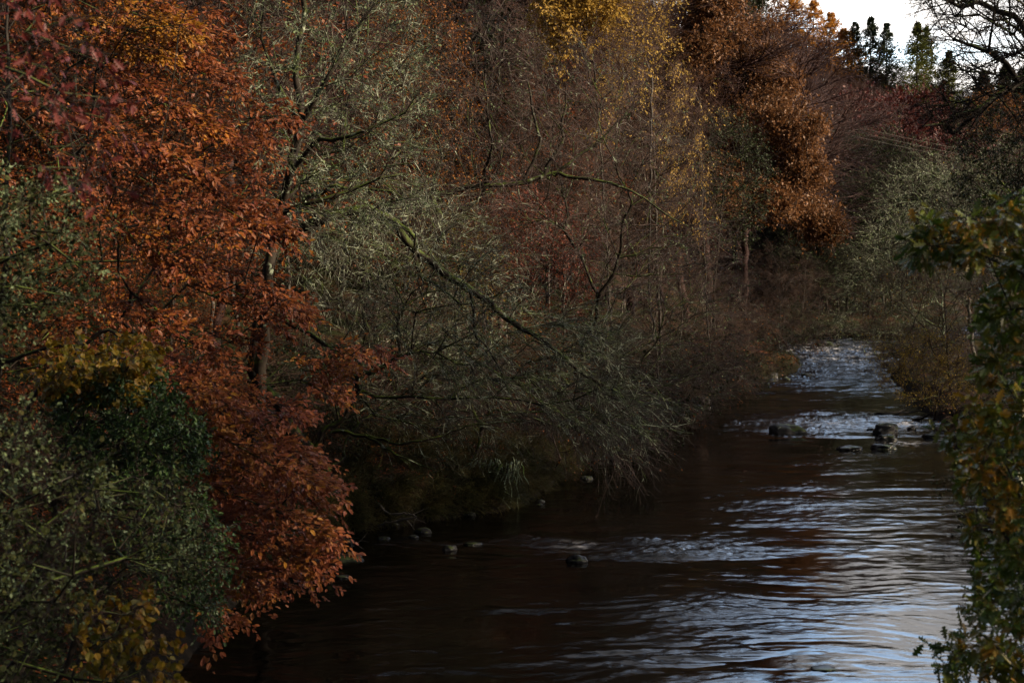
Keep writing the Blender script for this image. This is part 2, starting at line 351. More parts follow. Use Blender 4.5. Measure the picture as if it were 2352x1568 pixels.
# ------------------------------------------------------------------ the ground
def build_ground():
    xs = np.concatenate([np.arange(-160, -30, 4.0), np.arange(-30, 40, 0.5), np.arange(40, 200, 3.0), np.arange(200, 900, 40.0)])
    xs = np.concatenate([np.arange(-900, -160, 40.0), xs])
    ys = np.concatenate([np.arange(-60, 8, 2.0), np.arange(8, 70, 0.5), np.arange(70, 165, 0.9), np.arange(165, 320, 4.0), np.arange(320, 1500, 50.0)])
    X, Y = np.meshgrid(xs, ys); Z = ground(X, Y)
    d = np.hypot(X, Y)
    Z = np.where(d > 330, Z * np.clip(1 - (d - 330) / 400, 0.2, 1), Z)
    nx, ny = len(xs), len(ys); i = np.arange(nx * ny).reshape(ny, nx)
    f = np.stack([i[:-1, :-1], i[:-1, 1:], i[1:, 1:], i[1:, :-1]], -1).reshape(-1, 4)
    m, t = newmat('leaf_litter'); L = t.links.new
    out = nn(t, 'ShaderNodeOutputMaterial'); p = nn(t, 'ShaderNodeBsdfPrincipled'); tc = nn(t, 'ShaderNodeTexCoord')
    n1 = nn(t, 'ShaderNodeTexNoise'); n1.inputs['Scale'].default_value = 0.6; n1.inputs['Detail'].default_value = 6
    n2 = nn(t, 'ShaderNodeTexNoise'); n2.inputs['Scale'].default_value = 14; n2.inputs['Detail'].default_value = 5
    L(tc.outputs['Object'], n1.inputs['Vector']); L(tc.outputs['Object'], n2.inputs['Vector'])
    r1 = ramp(t, [(.008,.006,.004),(.028,.015,.008),(.06,.025,.010)], [.35,.52,.7]); r2 = ramp(t, [(.006,.007,.003),(.018,.022,.007)], [.4,.6])
    L(n2.outputs[0], r1.inputs[0]); L(n2.outputs[0], r2.inputs[0])
    mr = nn(t, 'ShaderNodeMapRange'); mr.inputs[1].default_value = .45; mr.inputs[2].default_value = .58; L(n1.outputs[0], mr.inputs[0])
    mx = nn(t, 'ShaderNodeMix', data_type='RGBA'); L(mr.outputs[0], mx.inputs['Factor']); L(r1.outputs[0], mx.inputs['A']); L(r2.outputs[0], mx.inputs['B'])
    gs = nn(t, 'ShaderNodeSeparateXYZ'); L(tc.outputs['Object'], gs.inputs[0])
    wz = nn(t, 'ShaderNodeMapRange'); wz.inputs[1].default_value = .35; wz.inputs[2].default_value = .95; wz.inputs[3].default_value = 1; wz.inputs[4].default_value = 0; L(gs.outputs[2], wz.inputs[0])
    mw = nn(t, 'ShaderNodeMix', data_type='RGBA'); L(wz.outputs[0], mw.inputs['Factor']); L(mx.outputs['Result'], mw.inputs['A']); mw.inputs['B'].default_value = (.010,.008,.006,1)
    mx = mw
    bp = nn(t, 'ShaderNodeBump'); bp.inputs['Strength'].default_value = 0.8; bp.inputs['Distance'].default_value = 0.06; L(n2.outputs[0], bp.inputs['Height'])
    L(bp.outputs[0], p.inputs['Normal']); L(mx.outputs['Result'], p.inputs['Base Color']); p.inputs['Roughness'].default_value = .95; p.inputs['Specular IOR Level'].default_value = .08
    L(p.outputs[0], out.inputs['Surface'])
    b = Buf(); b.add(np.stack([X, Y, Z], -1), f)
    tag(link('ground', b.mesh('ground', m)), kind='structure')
build_ground()

# ------------------------------------------------------------------ the water
def gauss(x, y, cx, cy, sx, sy): return np.exp(-((x - cx) / sx) ** 2 - ((y - cy) / sy) ** 2)
def build_water():
    ys = [-20.0]
    while ys[-1] < 158:
        y = ys[-1]; ys.append(y + (1.0 if y < 17 else float(np.clip(y * y / 13000, 0.06, 0.22))))
    ys = np.array(ys)
    xl = np.interp(ys, LB[:-5, 1], LB[:-5, 0]) - 2.5; xl = np.where(ys > 140, np.interp(ys, [140, 158], [28, 60]), xl)
    xr = np.interp(ys, RB[:-3, 1], RB[:-3, 0]) + 2.5; xr = np.where(ys > 115, np.interp(ys, [115, 122], [32, 120]), xr)
    u = np.linspace(0, 1, 300)
    X = xl[:, None] + (xr - xl)[:, None] * u[None]; Y = np.repeat(ys[:, None], len(u), 1)
    w = (0.14 + 0.45 * np.clip((Y - 70) / 14, 0, 1) + 0.9 * gauss(X, Y, 26, 112, 7, 14) + 0.9 * gauss(X, Y, 22, 94, 4, 8)
         + 0.8 * gauss(X, Y, 13, 61, 5.5, 4.5) + 1.1 * gauss(X, Y, 3.4, 34.4, 2.6, 1.2) + 0.6 * gauss(X, Y, -.5, 35.4, 2.5, .7)
         + 0.8 * gauss(X, Y, 3.3, 28.6, 2.8, 1.0) + 0.7 * gauss(X, Y, 3.6, 25.0, 3, 1.2) + 0.30 * gauss(X, Y, 8, 40, 3, 5))
    wx = X + 1.2 * fbm(X * .3, Y * .3, 4.0, 2); wy = Y + 1.4 * fbm(X * .2, Y * .2, 7.0, 3)
    n1 = fbm(wx * 0.25 + 3, wy * 0.8, 1.3, 4); n2 = fbm(wx * 0.6, wy * 2.0, 6.3, 3)
    w = w * (1 - .72 * gauss(X, Y, 6.8, 25.5, 2.4, 3.6)) * (1 - .5 * gauss(X, Y, 9.5, 36, 2.2, 6))
    w = np.clip(w * np.clip(1 + 1.8 * n1 + 1.5 * n2, 0, 2.4), 0.03, 1.5)
    far = np.clip((Y - 50) / 40, 0, 1)
    def crest(fx, fy, z, p): return (1 - np.abs(vnoise(wx * fx, wy * fy, z))) ** p
    h = 1.25 * (0.038 * crest(1.0, 2.3, .5, 3) + 0.030 * crest(2.0, 4.3, 2.5, 3) + 0.024 * crest(3.6, 7.6, 12.5, 4) + 0.013 * crest(6.5, 13, 22.5, 3)
         + 0.035 * (.4 + far) * vnoise(wx * .5 + 9, wy * 1.25 + 4, 3.5) + 0.10 * far * crest(.45, .9, 8.5, 2))
    rid = 1 - np.abs(fbm(wx * 0.7, wy * 1.25, 9.0, 3))
    Z = h * w
    Z = np.where(Y < 17, 0, Z)
    ny, nx = X.shape; i = np.arange(nx * ny).reshape(ny, nx)
    f = np.stack([i[:-1, :-1], i[:-1, 1:], i[1:, 1:], i[1:, :-1]], -1).reshape(-1, 4)
    m, t = newmat('peaty_water'); L = t.links.new
    out = nn(t, 'ShaderNodeOutputMaterial'); p = nn(t, 'ShaderNodeBsdfPrincipled'); tc = nn(t, 'ShaderNodeTexCoord')
    at = nn(t, 'ShaderNodeAttribute', attribute_name='ruffle'); af = nn(t, 'ShaderNodeAttribute', attribute_name='foam')
    mp = nn(t, 'ShaderNodeMapping'); mp.inputs['Scale'].default_value = (1, 1.7, 1)
    n1 = nn(t, 'ShaderNodeTexNoise'); n1.inputs['Scale'].default_value = 5.5; n1.inputs['Detail'].default_value = 4; n1.inputs['Roughness'].default_value = .55; n1.inputs['Distortion'].default_value = .6
    L(tc.outputs['Object'], mp.inputs[0]); L(mp.outputs[0], n1.inputs['Vector'])
    mu = nn(t, 'ShaderNodeMath', operation='MULTIPLY'); L(n1.outputs[0], mu.inputs[0]); L(at.outputs['Fac'], mu.inputs[1])
    bp = nn(t, 'ShaderNodeBump'); bp.inputs['Strength'].default_value = 1.0; bp.inputs['Distance'].default_value = 0.022; L(mu.outputs[0], bp.inputs['Height'])
    L(bp.outputs[0], p.inputs['Normal'])
    mx = nn(t, 'ShaderNodeMix', data_type='RGBA'); L(af.outputs['Fac'], mx.inputs['Factor'])
    mx.inputs['A'].default_value = (.0025,.0018,.0012,1); mx.inputs['B'].default_value = (.5,.5,.52,1); L(mx.outputs['Result'], p.inputs['Base Color'])
    ro = nn(t, 'ShaderNodeMapRange'); L(af.outputs['Fac'], ro.inputs[0]); ro.inputs[3].default_value = .015; ro.inputs[4].default_value = .6; L(ro.outputs[0], p.inputs['Roughness'])
    p.inputs['IOR'].default_value = 1.33; L(p.outputs[0], out.inputs['Surface'])
    b = Buf(); b.add(np.stack([X, Y, Z], -1), f); me = b.mesh('water', m)
    a = me.attributes.new('ruffle', 'FLOAT', 'POINT'); a.data.foreach_set('value', np.clip(w, 0, 1.3).ravel().astype(np.float32))
    wk = 0 * X
    for (rx, ry, rw) in [(13.4,61.6,1.3),(17.6,61.6,1.2),(17.0,58.6,.8),(15.0,55,.8),(17,55.6,.9),(1.6,34.9,.5),(16.6,61.5,.4),(24.5,113,1.5)]:
        wk = wk + gauss(X, Y, rx, ry - rw * .7, rw, rw * .9)
    foam = .7 * np.clip(wk, 0, 1) * np.clip(fbm(X * 5, Y * 9, 2.0, 3) * 3 + .1, 0, 1) + np.clip(gauss(X, Y, 26, 112, 8, 9) + gauss(X, Y, 22.5, 98, 4, 5) * .8, 0, 1) * np.clip((rid - .80) * 6, 0, 1) * np.clip(fbm(X * 3, Y * 5, 3.0, 3) * 3 + .35, 0, 1) * .8
    a = me.attributes.new('foam', 'FLOAT', 'POINT'); a.data.foreach_set('value', foam.ravel().astype(np.float32))
    tag(link('water', me), kind='structure')
build_water()

# ------------------------------------------------------------------ trees
def skeleton(base, scaf, cl, rng, alpha=0.35, sag=0.0, wob=0.08, lean=None, top=0.75, sr=None):
    """scaffold polylines then every crown point tied to the nearest limb. returns pos, parent, tip ids"""
    pos = [np.array(base, float)]; par = [-1]; plen = [0.0]
    srad = {}
    def addline(pts, start, step=0.5, rr=None):
        last = start; ids = []
        for q in pts:
            a = pos[last]; n = max(1, int(np.linalg.norm(q - a) / step))
            for k in range(1, n + 1):
                p = a + (q - a) * k / n + rng.normal(0, wob * 0.35, 3) * (k < n)
                pos.append(p); par.append(last); plen.append(plen[last] + np.linalg.norm(pos[last] - p)); last = len(pos) - 1; ids.append(last)
        if rr:
            for q, i_ in enumerate(ids): srad[i_] = rr[0] + (rr[1] - rr[0]) * q / max(1, len(ids) - 1)
        return last
    if scaf is None:
        c = cl.mean(0); hi = cl[:, 2].max()
        b = np.array(base, float); t = c * 0.55 + b * 0.45; t[2] = b[2] + (hi - b[2]) * top
        m = b * 0.6 + t * 0.4 + rng.normal(0, 0.25, 3)
        if lean is not None: t = t + np.array(lean)
        addline([m, t], 0)
    else:
        for li, ln in enumerate(scaf):
            rr = sr[li] if sr else None
            ln = [np.array(q, float) for q in ln]
            if len(pos) == 1: addline(ln, 0, rr=rr)
            else:
                A = np.array(pos); j = int(np.argmin(np.linalg.norm(A - ln[0], axis=1))); addline(ln, j, rr=rr)
    nsc = len(pos)
    lowest = 1 if scaf is not None else max(1, int(nsc * 0.22))
    A = np.zeros((nsc + len(cl) * 12 + 10, 3)); A[:nsc] = np.array(pos); PL = np.zeros(len(A)); PL[:nsc] = plen
    PLm = PL.copy(); PLm[:lowest] += 50
    par = list(par); n = nsc
    d0 = np.array([np.min(np.linalg.norm(A[:nsc] - c, axis=1)) for c in cl]); tips = np.zeros(len(cl), int)
    for ci in np.argsort(d0):
        c = cl[ci]; D = np.linalg.norm(A[:n] - c, axis=1)
        up = np.clip(A[:n, 2] - c[2], 0, None)
        j = int(np.argmin(D + alpha * PLm[:n] + 0.25 * up)); L = D[j]
        k = min(10, max(1, int(L / 0.55))); a = A[j].copy(); last = j
        for q in range(1, k + 1):
            tt = q / k
            p = a + (c - a) * tt; p[2] += (sag * L) * math.sin(math.pi * tt)
            if q < k: p = p + rng.normal(0, wob * min(1, L / 2), 3)
            A[n] = p; par.append(last); PL[n] = PL[last] + np.linalg.norm(A[last] - p); PLm[n] = PL[n]; last = n; n += 1
        tips[ci] = last
    return A[:n], np.array(par), tips, srad

def limbs(buf, A, par, rt=0.008, e=0.45, sides=5, flare=1.0, rmax=9, srad=None):
    n = len(A); w = np.zeros(n); haschild = np.zeros(n, bool); haschild[par[1:]] = True
    w[~haschild] = 1
    for i in range(n - 1, 0, -1): w[par[i]] += w[i]
    r = np.minimum(rt * w ** e, rmax)
    for i_, v_ in (srad or {}).items(): r[i_] = max(r[i_], v_)
    idx = np.arange(1, n); p = par[1:]
    pp = np.where(p > 0, par[p], p)
    T0 = unit(A[p] - A[pp] + (p[:, None] == pp[:, None]) * (A[idx] - A[p])); seg = A[idx] - A[p]; Ls = np.linalg.norm(seg, axis=1, keepdims=True)
    T1 = unit(seg)
    P1 = A[p] + T0 * Ls * 0.33 * 0.6 + T1 * Ls * 0.33 * 0.4; P2 = A[idx] - T1 * Ls * 0.33
    rp = np.minimum(r[p], r[idx] * 1.35)
    big = r[idx] > 0.03
    P = np.stack([A[p], P1, P2, A[idx] + T1 * 0.02], 1); Rr = np.stack([rp, rp * .7 + r[idx] * .3, rp * .3 + r[idx] * .7, r[idx]], 1)
    if big.any(): tube(buf, P[big], Rr[big], 8)
    s = ~big
    if s.any(): tube(buf, P[s][:, [0, 2, 3]], Rr[s][:, [0, 2, 3]], 4)
    return r

def crown(A, par, tips, rng, tw, lf=None, lich=None):
    """twigs at every tip; returns dict of buffers"""
    out = {}
    p = A[tips]; pa = A[par[tips]]; d = unit(p - pa)
    c = A[0].copy(); o = p - c[None]; o[:, 2] = 0
    d = unit(d + 0.45 * unit(o) * tw.get('outw', 1.0) + np.array([[0, 0, tw.get('lift', 0.0)]]))
    if 'dir' in tw: d = unit(d * .5 + np.array([tw['dir']]))
    n = tw['n']; b = Buf()
    q = np.repeat(p, n, 0); dd = np.repeat(d, n, 0)
    dd = side_dirs(dd, rng.uniform(0.0, tw.get('spread', 0.9), len(dd)), rng)
    fl = tw.get('flat', 0.0); dd[:, 2] *= (1 - fl); dd = unit(dd)
    L = tw['L'] * rng.uniform(0.55, 1.3, len(q))
    NK = tw.get('K', 4); T1 = grow(q - dd * 0.05, dd, L, NK, rng, tw.get('droop', 0.1), tw.get('wob', 0.15))
    r = tw.get('r', .006)
    tube(b, T1, np.tile(np.linspace(r, r * .4, NK), (len(T1), 1)), 3)
    T2 = kids(T1, tw.get('sub', 5), tw.get('Ls', tw['L'] * .45), 4, rng, tw.get('ang', 0.8), tw.get('droop', .1) * 1.2, tw.get('wob', .15), flat=fl)
    tube(b, T2, np.tile(np.linspace(r * .55, r * .15, 4), (len(T2), 1)), 3)
    out['twigs'] = b
    if lf:
        lb = Buf(); kw = {k: v for k, v in lf.items() if k not in ('n', 'size', 'mat', 'keep')}
        src = T2
        if 'keep' in lf:
            kk = rng.uniform(0, 1, len(T2)) < lf['keep']; src = T2[kk]
        if len(src): leaves(lb, src, lf['n'], lf['size'], rng, **kw); out['foliage'] = lb
    if lich:
        lb = Buf(); k = rng.uniform(0, 1, len(T2)) < lich.get('keep', .5)
        leaves(lb, T2[k], lich['n'], lich['size'], rng, shape=RHOMB, up=0.2, ang=1.6, jit=lich.get('jit', .02)); 
        leaves(lb, T1[rng.uniform(0, 1, len(T1)) < lich.get('k1', lich.get('keep', .5))], lich['n'] * 2, lich['size'] * 1.3, rng, shape=RHOMB, up=0.2, ang=1.6, jit=lich.get('jit', .02))
        out['lichen'] = lb
    return out

def tree(name, label, cat, base, cl, seed, bark, twig, tw, lf=None, lich=None, scaf=None, group=None, rt=.008, e=.45, alpha=.35, sag=0., wob=.08, lean=None, rmax=9, top=.75, sr=None):
    rng = np.random.default_rng(seed); base = np.array(base, float)
    A, par, tips, srad = skeleton(base, scaf, cl, rng, alpha, sag, wob, lean, top, sr)
    A = A - base
    root = link(name, None, loc=base); root.empty_display_size = .5; tag(root, label, cat, group)
    tb = Buf(); limbs(tb, A, par, rt, e, rmax=rmax, srad=srad); link('trunk', tb.mesh(name + '_trunk', M[bark]), root)
    res = crown(A, par, tips, rng, tw, lf, lich)
    link('twigs', res['twigs'].mesh(name + '_twigs', M[twig]), root)
    if 'foliage' in res: link('foliage', res['foliage'].mesh(name + '_foliage', M[lf['mat']], False), root)
    if 'lichen' in res: link('lichen', res['lichen'].mesh(name + '_lichen', M[lich.get('mat', 'lichen')], False), root)
    return root

def gz(x, y, dz=-0.1): return (x, y, float(ground(np.array([x]), np.array([y]))[0]) + dz)
def copy_tree(root, loc, rz, s, label=None, cat=None, group=None):
    c = root.copy(); C.objects.link(c); c.location = loc; c.rotation_euler = (0, 0, rz); c.scale = (s, s, s * random.uniform(.92, 1.1))
    for ch in root.children:
        d = ch.copy(); C.objects.link(d); d.parent = c
    if label: c['label'] = label
    if cat: c['category'] = cat
    if group: c['group'] = group
    elif 'group' in c: del c['group']
    return c
# ================================================================== left foreground
rs = lambda s: np.random.default_rng(s)
def cat_(*a): return np.concatenate(a)

# the great orange beech, its sprays falling to the right in layers over the water
def layers(poly, d0, d1, seed, dy=54, step=40, slope=.36, ln=(140, 360), keep=.8):
    """crown points strung along descending boughs inside an outline"""
    r = rs(seed); P = np.array(poly, float); out = []
    y = P[:, 1].min() - 150
    while y < P[:, 1].max():
        x = P[:, 0].min() + r.uniform(-40, 60)
        while x < P[:, 0].max():
            L = r.uniform(*ln); d = r.uniform(d0, d1); sl = slope + r.uniform(-.14, .16); n = int(L / step)
            if r.uniform() < keep:
                t = np.linspace(0, 1, max(2, n)); qx = x + L * t; qy = y + r.uniform(-16, 16) + sl * L * t + 22 * t * t
                k = inpoly(qx, qy, poly)
                if k.any(): out.append(PX(qx[k], qy[k], np.full(k.sum(), d) - 1.2 * t[k] + r.normal(0, .1, k.sum())))
            x += L * r.uniform(.7, 1.0)
        y += dy * r.uniform(.75, 1.25)
    return np.concatenate(out) if out else np.zeros((0, 3))
BW = dict(n=5, L=.62, sub=6, Ls=.34, spread=.55, droop=.07, flat=.85, r=.0045, ang=.8, dir=(.72,-.3,-.22))
cl = cat_(layers([(200,60),(330,10),(480,20),(500,130),(600,260),(570,370),(610,500),(590,590),(630,700),(540,800),(430,840),(280,800),(240,600),(210,300)], 22, 27, 1),
          layers([(540,215),(640,270),(640,320),(540,310)], 23, 25, 101, 26, 34, .25, (90, 140), 1), layers([(540,440),(640,500),(650,545),(540,520)], 23, 25, 102, 26, 34, .35, (90, 140), 1), layers([(560,640),(680,690),(690,720),(560,700)], 23, 25, 103, 24, 34, .3, (90, 140), 1),
          fill([(-500,-500),(420,-420),(500,-60),(300,0),(240,60),(230,500),(-500,600)], 25, 31, 150, rs(2)))
tree('beech_tree', 'tall beech with orange and rust leaves in layered sprays, left of the mossy lichen tree', 'tree', gz(-10.2, 27), cl, 3, 'bark_dark', 'twig_dark',
     BW, dict(n=4, size=.092, mat='beech_leaf', shape=OVAL, up=.85, ang=.8, tilt=(.25,-.45,0)), sag=.04, top=.9)
cl = cat_(layers([(240,830),(330,790),(460,800),(600,880),(680,970),(730,1080),(710,1180),(730,1280),(620,1330),(540,1390),(450,1430),(420,1300),(390,1100),(360,980)], 20.5, 25, 4, 34, 34, .42, keep=.95),
          layers([(520,810),(700,790),(850,785),(830,820),(740,860),(600,850)], 25, 27, 5, 30, 34, .06), layers([(600,880),(760,860),(780,900),(640,930)], 25.5, 27, 7, 34, 34, .3))
tree('beech_tree', 'lower beech with pinkish red leaves sweeping down to touch the dark river', 'tree', gz(-8.6, 24.5), cl, 6, 'bark_mossy', 'twig_dark',
     BW, dict(n=4, size=.088, mat='beech_leaf_red', shape=OVAL, up=.85, ang=.8, tilt=(.3,-.45,0)), sag=.05)
# a gold-leaved beech crown behind the top of the orange one
cl = layers([(170,40),(260,10),(360,0),(420,40),(400,120),(300,140),(190,120)], 24, 27, 8, 36, 36, .2)
tree('beech_tree', 'golden yellow spray of beech at the top of the photo above the orange beech', 'tree', gz(-12.5, 28), cl, 9, 'bark_dark', 'twig_dark',
     BW, dict(n=4, size=.09, mat='gold_beech_leaf', shape=OVAL, up=.8, ang=.8, tilt=(.25,-.45,0)), sag=.04)
# orange beech behind, at the left frame edge
cl = fill([(-300,500),(120,480),(280,700),(330,860),(200,930),(-300,950)], 27, 31, 130, rs(7), 20)
tree('beech_tree', 'orange beech glimpsed behind the lichen thorn at the left edge', 'tree', gz(-13.5, 30), cl, 8, 'bark_dark', 'twig_dark',
     dict(n=6, L=.8, sub=5, spread=.8, droop=.1, flat=.5), dict(n=5, size=.085, mat='beech_leaf', shape=RHOMB, up=.6))
# copper leaves close to the lens, top left
cl = cat_(fill([(-260,-220),(40,-160),(160,0),(220,120),(250,280),(170,430),(110,440),(80,300),(-60,260),(-260,0)], 9.5, 11.5, 64, rs(9)))
tree('copper_beech_tree', 'out of focus crimson leaves of a nearby beech in the upper left corner', 'tree', gz(-8.2, 12), cl, 10, 'bark_dark', 'twig_dark',
     dict(n=3, L=.36, sub=3, Ls=.18, spread=.9, droop=.15, r=.003), dict(n=2, size=.075, mat='copper_leaf', shape=OAK, up=.2, ang=1.3, hang=.5, keep=.5), rt=.004, e=.5)
# lichen thorns at the left edge
cl = cat_(fill([(-200,380),(90,450),(200,570),(190,720),(120,760),(-200,780)], 12.5, 15, 80, rs(11), 40))
tree('hawthorn_tree', 'dark thorn hung with grey-green lichen below the crimson leaves at the left edge', 'tree', gz(-7.4, 14.5), cl, 12, 'bark_dark', 'twig_moss',
     dict(n=5, L=.42, sub=4, Ls=.2, spread=1.1, droop=.05, r=.003, wob=.35), dict(n=3, size=.045, mat='thorn_leaf', shape=ROUND, up=.3, keep=.55), dict(n=12, size=.035, keep=.07, jit=.03), wob=.14)
cl = cat_(fill([(-200,980),(60,960),(180,1060),(230,1180),(170,1350),(90,1420),(60,1568),(-200,1640)], 11, 13.5, 95, rs(13), 40),
          fill([(200,1080),(380,1100),(420,1260),(380,1360),(250,1330)], 13.5, 15, 26, rs(14)))
tree('hawthorn_tree', 'pale lichen-covered thorn filling the bottom left corner', 'tree', gz(-6.6, 13), cl, 15, 'bark_dark', 'twig_dark',
     dict(n=5, L=.42, sub=4, Ls=.22, spread=1.1, droop=.05, r=.003, wob=.35), dict(n=3, size=.045, mat='thorn_leaf', shape=ROUND, up=.3, keep=.55), dict(n=12, size=.035, keep=.06, jit=.03), wob=.14)
# hazels
cl = fill([(90,850),(190,810),(300,790),(330,810),(310,860),(260,890),(190,890),(90,890)], 17, 18.5, 34, rs(16))
tree('hazel_bush', 'hazel with a band of yellow-green leaves in front of the orange beech', 'bush', gz(-7.8, 18.5), cl, 17, 'bark_dark', 'twig_brown',
     dict(n=5, L=.36, sub=3, Ls=.2, spread=1., droop=.1, r=.004), dict(n=3, size=.085, mat='hazel_leaf', shape=ROUND, up=.35, ang=1.2, hang=.4))
cl = cat_(fill([(170,1400),(230,1380),(310,1400),(360,1470),(400,1540),(420,1620),(160,1640)], 12.6, 14, 44, rs(18)))
tree('hazel_bush', 'hazel with broad golden leaves against black water in the bottom left', 'bush', gz(-6.2, 14), cl, 19, 'bark_dark', 'twig_brown',
     dict(n=4, L=.34, sub=3, Ls=.18, spread=1., droop=.12, r=.003), dict(n=2, size=.075, mat='hazel_leaf', shape=ROUND, up=.3, ang=1.2, hang=.5, keep=.7), rt=.005)
# holly and ivy
cl = cat_(fill([(120,900),(330,880),(430,960),(440,1080),(330,1120),(180,1090)], 17, 19.5, 110, rs(20), 10))
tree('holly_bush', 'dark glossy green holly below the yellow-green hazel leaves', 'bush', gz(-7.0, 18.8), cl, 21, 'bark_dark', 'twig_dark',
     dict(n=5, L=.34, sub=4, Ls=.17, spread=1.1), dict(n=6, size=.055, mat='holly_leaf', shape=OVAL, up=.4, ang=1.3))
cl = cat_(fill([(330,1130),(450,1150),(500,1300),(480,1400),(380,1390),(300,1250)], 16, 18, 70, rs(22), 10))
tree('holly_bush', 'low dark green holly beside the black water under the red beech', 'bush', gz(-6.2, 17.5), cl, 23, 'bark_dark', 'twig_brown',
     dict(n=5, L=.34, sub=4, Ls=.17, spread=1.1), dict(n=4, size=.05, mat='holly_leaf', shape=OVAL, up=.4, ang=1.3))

# ================================================================== middle: mossy lichen trees
P3 = lambda *q: [PX(*a) for a in q]
base = gz(-5.9, 33)
cl = cat_(fill([(570,-60),(760,-120),(900,-40),(960,60),(990,170),(960,330),(1000,430),(930,480),(760,520),(640,480),(600,300),(560,120)], 28.5, 33, 210, rs(30), 40),
          fill([(400,-500),(1000,-480),(980,-60),(500,-60)], 29, 35, 120, rs(31)))
tree('lichen_oak_tree', 'mossy leaning oak with twigs crusted in pale green lichen beside the orange beech', 'tree', base, cl, 32, 'bark_mossy', 'twig_lichen',
     dict(n=4, L=.75, sub=5, Ls=.42, spread=1.0, droop=.03, r=.009, wob=.34), None, dict(n=9, size=.05, keep=.13, jit=.035),
     scaf=[P3((590,960,32),(605,800,31.5),(615,640,31),(645,480,31),(665,400,30.5),(690,290,30.5),(680,180,30.5),(700,40,31),(690,-200,31)),
           P3((690,290,30.5),(740,200,30),(800,90,30),(860,10,30)), P3((665,400,30.5),(720,330,30),(840,300,29.5),(930,260,29.5)),
           P3((690,290,30.5),(640,200,30.5),(600,90,30.5)), P3((640,490,31),(700,470,30),(800,440,30),(930,400,30))], wob=.11, rt=.009, e=.42, sr=[(.17,.04),(.07,.025),(.06,.02),(.06,.02),(.06,.02)])
base = gz(-4.6, 37)
cl = cat_(fill([(640,540),(780,470),(940,450),(1080,560),(1200,680),(1380,760),(1490,880),(1470,990),(1330,960),(1200,900),(1050,860),(900,760),(760,700),(680,640)], 33, 39, 260, rs(33), 30),
          fill([(700,740),(1000,760),(1160,900),(1120,1000),(860,980),(720,880)], 36, 40, 90, rs(34), 20))
tree('lichen_oak_tree', 'mossy oak with a long green limb arching down over the river', 'tree', base, cl, 35, 'bark_mossy', 'twig_lichen',
     dict(n=4, L=1.7, K=8, sub=6, Ls=.55, spread=.75, droop=.10, r=.011, wob=.15), None, dict(n=6, size=.045, keep=.04, jit=.03),
     scaf=[P3((585,860,36),(600,700,36),(620,600,36),(660,545,36),(740,505,35.5),(830,480,35.5),(890,500,35.5),(940,560,35.5),(1010,620,35.5),(1080,665,35.5),(1150,720,36),(1230,770,36),(1330,850,36),(1420,900,36.5)),
           P3((890,500,35.5),(940,530,35),(960,620,35),(1060,700,35)), P3((740,505,35.5),(700,470,35),(760,430,34.5),(900,440,34)),
           P3((1080,665,35.5),(1090,760,35.5),(1150,850,36),(1180,930,36)), P3((600,700,36),(700,760,36),(760,800,36),(860,950,37))], wob=.11, rt=.0085, e=.42, rmax=.17, alpha=.5, sr=[(.20,.045),(.06,.03),(.07,.025),(.05,.02),(.08,.025)])
# pale drooping one with broken limb, over the grass bank
base = gz(-1.2, 41.5)
cl = cat_(fill([(1120,860),(1300,840),(1440,900),(1500,1000),(1440,1060),(1300,980),(1150,940)], 39, 43, 90, rs(36), 15),
          fill([(860,700),(1050,680),(1150,800),(1080,960),(900,940)], 41, 45, 110, rs(37), 15))
tree('alder_tree', 'small bare alder rooted on the undercut grassy bank, drooping over the water', 'tree', base, cl, 38, 'bark_mossy', 'twig_ash',
     dict(n=4, L=1.6, K=8, sub=5, Ls=.5, spread=.8, droop=.12, r=.009, wob=.15), dict(n=1, size=.07, mat='orange_leaf', up=.3, keep=.12), None, wob=.12)
# central bare tree on its thick sideways limb
base = gz(2.0, 50)
cl = cat_(fill([(900,330),(1000,180),(1160,120),(1350,140),(1480,260),(1600,420),(1620,560),(1560,660),(1400,640),(1250,560),(1050,560),(930,450)], 44, 50, 260, rs(39), 30),
          fill([(1300,620),(1600,560),(1700,700),(1660,860),(1500,900),(1350,800)], 50, 56, 150, rs(40), 25))
tree('bare_ash_tree', 'leafless grey-twigged tree with a thick dark limb lying level across the middle', 'tree', base, cl, 41, 'bark_mossy', 'twig_ash',
     dict(n=4, L=1.8, K=7, sub=6, Ls=.6, spread=.9, droop=.05, r=.010, wob=.17), None, dict(n=4, size=.07, keep=.06),
     scaf=[P3((1090,900,49),(1080,700,48),(1040,540,47.5),(990,450,47),(1100,428,47),(1200,420,47),(1270,398,47),(1390,418,46.5),(1480,455,46.5),(1580,520,47)),
           P3((1240,408,47),(1290,330,47),(1300,200,47)), P3((1110,425,47),(1130,340,46),(1110,180,46)), P3((1200,420,47),(1240,330,47),(1210,180,47)), P3((1270,400,47),(1360,340,47),(1450,260,47)),
           P3((990,450,47),(1010,330,47),(960,240,47))], wob=.12, rt=.009, e=.45, rmax=.2, alpha=.55, sr=[(.20,.018),(.08,.02),(.06,.02),(.06,.03),(.06,.03),(.05,.02)])

